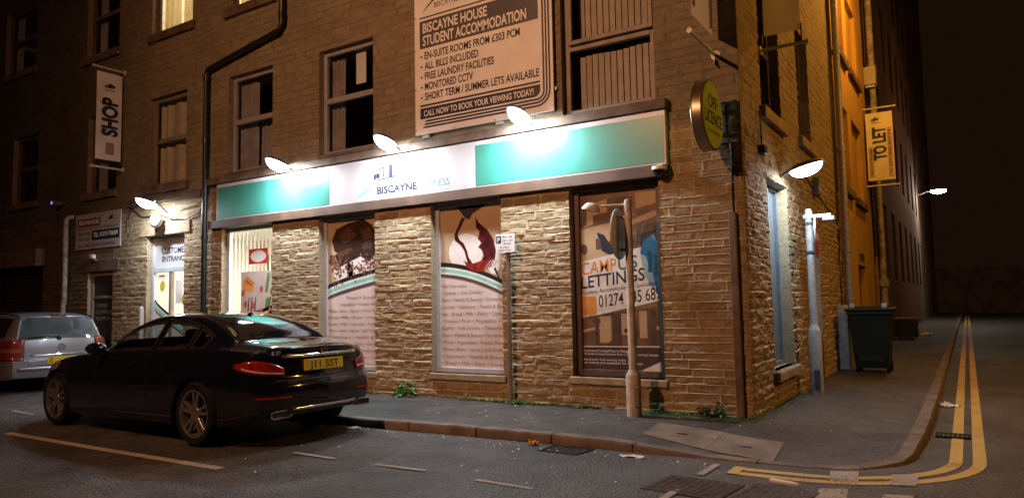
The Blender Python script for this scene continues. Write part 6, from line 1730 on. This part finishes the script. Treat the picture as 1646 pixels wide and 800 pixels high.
def build_saloon():
    c = Car(sal); F = c.F
    e = empty('parked_saloon', (-3.83, -2.71, ROAD), 'dark navy saloon car parked at the kerb, seen from behind', 'car', None, math.pi-R(1.0))
    zlo = lambda x: float(F['belt'](x))+0.022
    def zhi(x): return float(F['rail'](x))-0.022
    wins = [(0.92, 1.17), (1.21, 1.79), (1.87, 2.76)]
    holes = [inside_side(a, b, zlo, zhi, 0.018) for a, b in wins]
    def ws_hole(p):
        v = (3.02-p[0])/0.58
        return 0.05 < v < 0.95 and abs(p[1]) < 0.66-0.07*v-0.03 and p[2] > float(F['belt'](p[0]))+0.02
    holes.append(ws_hole)
    body = body_mesh(c, e, M['paint_navy'], holes)
    gm = [M['car_glass'], M['black']]
    for s in (1, -1):
        for a, b in wins:
            c.put('side_window', side_ray(a, b, zlo, zhi, s), max(6, int((b-a)/0.05)), 8, 0.003, gm, e, edge=(0.03/(b-a), 0.12), smooth=60)
        # chrome line round the side glass
        pts = []
        for x in np.linspace(0.87, 2.84, 40):
            h = c.hit((x, s*2.5, zlo(x)-0.006), (0, -s, 0)); pts.append(h[0]+h[1]*0.004*(1 if h[1].y*s > 0 else -1))
        up = []
        for x in np.linspace(2.74, 0.87, 40):
            h = c.hit((x, s*2.5, max(zhi(x)+0.010, zlo(x)+0.01)), (0, -s, 0)); up.append(h[0]+h[1]*0.004*(1 if h[1].y*s > 0 else -1))
        mb = MB(); mb.tube(pts, 0.011, 6); mb.tube(up, 0.006, 6); mb.build('window_trim', M['chrome'], e, smooth=50)
        # doors' shut lines
        mb = MB()
        for xx in (1.83, 2.90, 1.30):
            pt = []
            for z in np.linspace(0.32, 0.93, 14):
                h = c.hit((xx+(0.0 if xx != 1.30 else 0.10*(0.93-z)-0.02*(z < .6)), s*2.5, z), (0, -s, 0)); pt.append(h[0])
            mb.tube(pt, 0.0035, 5)
        mb.build('shut_line', M['ink'], e)
        for xx in (1.40, 2.18):
            h = c.hit((xx, s*2.5, 0.81), (0, -s, 0)); p = h[0]
            mb = MB(); mb.tube([(p.x-0.11, p.y+s*0.002, 0.815), (p.x-0.07, p.y+s*0.03, 0.817), (p.x+0.07, p.y+s*0.03, 0.813), (p.x+0.11, p.y+s*0.002, 0.81)], 0.012, 8); mb.build('door_handle', M['paint_navy'], e, smooth=60)
        # mirror
        mb = MB(); mb.lathe([(0.01, -0.07), (0.06, -0.05), (0.085, 0.0), (0.08, 0.05), (0.05, 0.085), (0.005, 0.10)], (0, 0, 0), (1, 0, 0), 20, caps=False)
        mr = mb.build('mirror', M['paint_navy'], e, smooth=70); mr.location = (2.72, s*1.0, 0.985); mr.scale = (1, 1.35, 0.8)
        mb = MB(); mb.cyl((2.74, s*0.85, 0.945), (2.72, s*0.97, 0.965), 0.02, n=8); mb.build('mirror_arm', M['black'], e)
        # tail lamp
        lo = lambda u: 0.718+0.045*u+0.05*u**4
        hi = lambda u: 0.802+0.078*math.sin(math.pi*0.5*min(1, u*1.7))-0.035*max(0, u-0.7)/0.3
        tl = c.put('tail_lamp', wrap_ray(17.5, 47, lo, hi, s, (0.95, 0.20)), 22, 8, 0.007, M['tail_red'], e, thick=0.014)
        lo2 = lambda u: lo(0.06+0.80*u)+0.018; hi2 = lambda u: lo(0.06+0.80*u)+0.032
        c.put('light_bar', wrap_ray(19, 42, lo2, hi2, s, (0.95, 0.20)), 18, 2, 0.0165, M['tail_clear'], tl)
        # reflector
        c.put('reflector', wrap_ray(14, 34, lambda u: 0.505, lambda u: 0.525, s, (0.95, 0.2)), 8, 2, 0.005, M['tail_red'], e)
        # exhaust tip
        h = c.hit((-3, s*0.55, 0.36), (1, 0, 0)); px = h[0].x
        ex = [(px-0.02+0.0*i, 0, 0) for i in range(1)]
        mb = MB(); P = rrect(-0.125, -0.036, 0.125, 0.036, 0.034)
        ring_ = [(px-0.012+0.06*abs(u)*0.4, s*0.55+u, 0.345+v) for u, v in P]
        mb.tube(ring_, 0.009, 6, closed=True); mb.build('exhaust_tip', M['chrome'], e, smooth=60)
        mb = MB(); mb.add([(p[0]+0.004, p[1], p[2]) for p in ring_], [tuple(range(len(ring_)))]); mb.build('exhaust_hole', M['ink'], e)
        # wheels
        for wx in sal['wheels']: make_wheel(e, wx, s*(0.922-0.125), s, 0.335, 0.235, 'twin', 0.243)
        # head lamp
        fl = lambda u: 0.60+0.10*u; fh = lambda u: 0.72+0.10*u-0.03*u*u
        def hr(u, v, s=s):
            th = R(20+60*u); z = fl(u)+(fh(u)-fl(u))*v; d = Vector((math.cos(th), s*math.sin(th), 0)); return Vector((3.8, s*0.2, z))+d*3, -d
        c.put('headlight', hr, 14, 6, 0.006, mat('headlamp glass', (0.35, 0.35, 0.36), 0.1, metal=0.5, coat=0.6), e, thick=0.01)
    # rear glass and windscreen
    def rg_(u, v):
        x = 0.60+0.56*v; hw = 0.63-0.085*v; return (x, -hw+2*hw*u, 3), (0, 0, -1)
    c.put('rear_window', rg_, 20, 14, 0.004, M['car_glass_dark'], e)
    def ws_(u, v):
        x = 3.02-0.58*v; hw = 0.66-0.07*v; return (x, -hw+2*hw*u, 3), (0, 0, -1)
    c.put('windscreen', ws_, 20, 14, 0.004, gm, e, edge=(0.035, 0.08))
    # boot: chrome strip, plate, star, number, shut line
    c.put('boot_trim', rear_ray(-0.50, 0.50, 0.900, 0.930), 24, 3, 0.010, M['chrome'], e, thick=0.012)
    h = c.hit((-3, 0, 0.81), (1, 0, 0)); px = h[0].x
    h2 = c.hit((-3, 0, 0.87), (1, 0, 0)); tilt = math.atan2(h2[0].x-px, 0.06)
    pl = MB(); pl.box((-0.006, -0.262, -0.058), (0.02, 0.262, 0.058), 0.003)
    plo = pl.build('number_plate', M['plate'], e); plo.location = (px-0.012, 0, 0.815); plo.rotation_euler = (0, tilt, 0)
    mb = MB(); fr = ((-0.0065, 0, 0), (0, -1, 0), (0, 0, 1), (-1, 0, 0)); text(mb, 'J11 SST', fr, -0.20, -0.036, 0.072, 0.40, 0.001, 0.012); mb.build('lettering', M['ink'], plo)
    h = c.hit((-3, 0, 0.978), (1, 0, 0)); sx = h[0].x-0.010
    mb = MB(); mb.tube([(sx, 0.043*math.cos(a), 0.972+0.043*math.sin(a)) for a in np.linspace(0, 2*math.pi, 24, endpoint=False)], 0.005, 6, closed=True)
    for k in range(3):
        a = R(90+120*k); mb.cyl((sx, 0, 0.972), (sx, 0.042*math.cos(a), 0.972+0.042*math.sin(a)), 0.006, 0.002, n=6)
    mb.build('badge', M['chrome'], e, smooth=50)
    mb = MB(); yy = 0.62
    h = c.hit((-3, 0.52, 0.945), (1, 0, 0)); fr = ((h[0].x-0.008, 0.62, 0.935), (0.10, -1, 0), (0, 0, 1), (-1, 0, 0)); text(mb, 'E 220 d', fr, 0.0, 0.0, 0.036, 0.21, 0.004, 0.03); mb.build('lettering', M['chrome'], e)
    mb = MB(); pt = []
    for y in np.linspace(-0.60, 0.60, 26):
        h = c.hit((-3, y, 0.675), (1, 0, 0)); pt.append(h[0]-Vector((0.001, 0, 0)))
    mb.tube(pt, 0.005, 5); mb.build('shut_line', M['ink'], e)
    # lower chrome strip between the exhaust tips
    def st_(u, v): return (-3, -0.43+0.86*u, 0.372+0.028*v+0.0*u), (1, 0, 0)
    c.put('bumper_trim', st_, 22, 3, 0.008, M['chrome'], e, thick=0.01)
    c.put('diffuser', rear_ray(-0.46, 0.46, 0.30, 0.365), 20, 4, 0.004, M['black'], e)
    h = c.hit((1.25, 0, 3), (0, 0, -1)); mb = MB(); mb.prism([(-0.06, 0), (0.06, 0), (-0.03, 0.03)], ((1.25, 0, h[0].z), (1, 0, 0), (0, 0, 1), (0, 1, 0)), -0.012, 0.012); mb.build('aerial_fin', M['paint_navy'], e)
    # seats
    for x, yy in ((1.78, 0.36), (1.78, -0.36), (1.05, 0.36), (1.05, -0.36)):
        mb = MB(); mb.box((x-0.06, yy-0.23, 0.45), (x+0.10, yy+0.23, 1.02), 0.05); mb.box((x-0.06, yy-0.12, 1.05), (x+0.03, yy+0.12, 1.19), 0.04); mb.box((x, yy-0.23, 0.35), (x+0.5, yy+0.23, 0.5), 0.04); mb.build('seat', M['seat'], e)
    mb = MB(); mb.box((2.65, -0.68, 0.6), (3.0, 0.68, 0.90), 0.05); mb.build('dashboard', M['seat'], e)
    return e
build_saloon()

# --- silver estate
est = dict(L=4.5, wheels=(0.88, 3.58), arch=0.35, wr=0.31, bulge=0.07, fbulge=0.12,
    top=[(0, 1.37), (0.15, 1.385), (0.6, 1.425), (1.3, 1.445), (2.0, 1.445), (2.5, 1.40), (2.9, 1.26), (3.3, 1.06), (3.45, 0.99), (3.8, 0.93), (4.2, 0.83), (4.5, 0.62)],
    belt=[(0, 0.955), (0.5, 0.955), (2.0, 0.93), (3.3, 0.90), (3.8, 0.84), (4.2, 0.74), (4.5, 0.55)],
    rail=[(0, 1.29), (0.15, 1.31), (0.6, 1.34), (1.3, 1.36), (2.0, 1.355), (2.5, 1.29), (2.9, 1.13), (3.25, 0.95), (3.8, 0.86), (4.5, 0.57)],
    wroof=[(0, 0.60), (0.3, 0.625), (1, 0.635), (2, 0.63), (2.6, 0.64), (3.2, 0.68), (3.6, 0.70), (4.5, 0.45)],
    wbelt=[(0, 0.745), (0.12, 0.80), (0.4, 0.84), (1.2, 0.85), (3.2, 0.85), (3.8, 0.81), (4.2, 0.72), (4.5, 0.52)],
    wmax=[(0, 0.78), (0.10, 0.83), (0.3, 0.868), (1.0, 0.88), (3.5, 0.88), (4.0, 0.84), (4.5, 0.60)],
    bottom=[(0, 0.26), (0.3, 0.22), (0.8, 0.20), (3.8, 0.18), (4.5, 0.24)],
    lean=[(0.0, 0.10), (0.28, 0.03), (0.42, 0.0), (0.56, 0.0), (0.61, 0.055), (0.8, 0.065), (0.97, 0.09), (1.15, 0.16), (1.30, 0.225), (1.45, 0.26)],
    nose=lambda x: max(0.0, (x-4.0)/0.5)**2 if x > 4.0 else None, nlean=lambda z: -0.02 if z < 0.5 else -0.02-0.3*(z-0.5))
def build_estate():
    c = Car(est); F = c.F
    e = empty('parked_estate', (-12.05, -1.42, ROAD), 'silver estate car parked nose away, in front of the black car', 'car', None, math.pi+R(-4))
    zlo = lambda x: float(F['belt'](x))+0.02
    zhi = lambda x: float(F['rail'](x))-0.02
    wins = [(0.42, 1.05), (1.10, 1.95), (2.02, 2.95)]
    body_mesh(c, e, M['paint_silver'], [])
    for s in (1, -1):
        for a, b in wins: c.put('side_window', side_ray(a, b, zlo, zhi, s), 16, 8, 0.004, M['car_glass_dark'], e)
        lo = lambda u: 0.575+0.01*u; hi = lambda u: 0.955-0.015*u
        tl = c.put('tail_lamp', wrap_ray(27, 68, lo, hi, s, (0.8, 0.2)), 14, 12, 0.008, M['tail_dull'], e, thick=0.014)
        c.put('light_bar', wrap_ray(30, 64, lambda u: 0.72, lambda u: 0.79, s, (0.8, 0.2)), 12, 3, 0.018, M['tail_dull_band'], tl)
        for wx in est['wheels']: make_wheel(e, wx, s*(0.88-0.11), s, 0.31, 0.20, 'five', 0.21)
        pts = []
        for x in np.linspace(0.35, 2.3, 22):
            h = c.hit((x, s*0.60, 3), (0, 0, -1)); pts.append(h[0]+Vector((0, 0, 0.03)))
        pts = [pts[0]-Vector((0.06, 0, 0.035))]+pts+[pts[-1]+Vector((0.06, 0, -0.035))]
        mb = MB(); mb.tube(pts, 0.014, 8); mb.build('roof_rail', M['black'], e, smooth=60)
        mb = MB(); mb.lathe([(0.01, -0.06), (0.07, -0.03), (0.08, 0.03), (0.02, 0.08)], (0, 0, 0), (1, 0, 0), 16, caps=False); mr = mb.build('mirror', M['paint_silver'], e, smooth=70); mr.location = (2.95, s*0.95, 0.96); mr.scale = (1, 1.3, 0.8)
        for xx in (1.2, 2.1):
            h = c.hit((xx, s*2.5, 0.82), (0, -s, 0)); p = h[0]
            mb = MB(); mb.tube([(p.x-0.09, p.y+s*0.002, 0.82), (p.x-0.05, p.y+s*0.025, 0.82), (p.x+0.05, p.y+s*0.025, 0.82), (p.x+0.09, p.y+s*0.002, 0.82)], 0.011, 8); mb.build('door_handle', M['paint_silver'], e, smooth=60)
    def rg_(u, v):
        hw = 0.685-0.125*v; z = 0.950+0.385*v; return (-3, -hw+2*hw*u, z-0.02*(2*u-1)**2*(1-v)), (1, 0, 0)
    c.put('rear_window', rg_, 24, 12, 0.006, mat('rear glass', (0.05, 0.066, 0.072), 0.08, coat=0.5, var=0.3, scale=3), e)
    c.put('brake_light', rear_ray(-0.13, 0.13, 1.345, 1.372), 8, 3, 0.010, M['tail_red'], e, thick=0.012)
    c.put('tailgate_trim', rear_ray(-0.50, 0.50, 0.652, 0.674), 20, 3, 0.010, M['chrome'], e, thick=0.012)
    h = c.hit((-3, 0, 0.57), (1, 0, 0)); px = h[0].x
    mb = MB(); mb.box((-0.006, -0.262, -0.058), (0.012, 0.262, 0.058), 0.003); plo = mb.build('number_plate', M['plate'], e); plo.location = (px-0.01, 0, 0.565)
    mb = MB(); fr = ((-0.0065, 0, 0), (0, -1, 0), (0, 0, 1), (-1, 0, 0)); text(mb, 'S', fr, -0.22, -0.036, 0.072, 0.05, 0.001, 0.012); mb.build('lettering', M['ink'], plo)
    h = c.hit((-3, 0, 0.80), (1, 0, 0)); sx = h[0].x-0.010
    mb = MB(); mb.tube([(sx, 0.055*math.cos(a), 0.80+0.055*math.sin(a)) for a in np.linspace(0, 2*math.pi, 24, endpoint=False)], 0.007, 6, closed=True)
    mb.tube([(sx, 0.05, 0.795), (sx, 0.01, 0.812), (sx, -0.01, 0.788), (sx, -0.05, 0.805)], 0.006, 6); mb.build('badge', M['chrome'], e, smooth=50)
    def pr(y, z, d=0.02):
        h = c.hit((-3, y, z), (1, 0, 0)); return h[0]-Vector((d, 0, 0))
    mb = MB(); mb.tube([pr(0.05, 0.965), pr(0.10, 0.99), pr(0.30, 1.0), pr(0.52, 0.985)], 0.012, 8); mb.lathe([(0.05, 0), (0.03, 0.03)], pr(0.04, 0.96, 0.0), (-1, 0, 0), 12); mb.build('wiper', M['black'], e, smooth=50)
    mb = MB()
    for z in (0.485,):
        pt = [pr(y, z, 0.001) for y in np.linspace(-0.55, 0.55, 24)]; mb.tube(pt, 0.005, 5)
    for s in (1, -1):
        pt = [pr(s*0.55, z, 0.001) for z in np.linspace(0.485, 0.62, 8)]; mb.tube(pt, 0.005, 5)
    mb.build('shut_line', M['ink'], e)
    c.put('bumper_trim', rear_ray(-0.70, 0.70, 0.40, 0.455), 24, 3, 0.006, M['paint_silver'], e, thick=0.03)
    return e
build_estate()
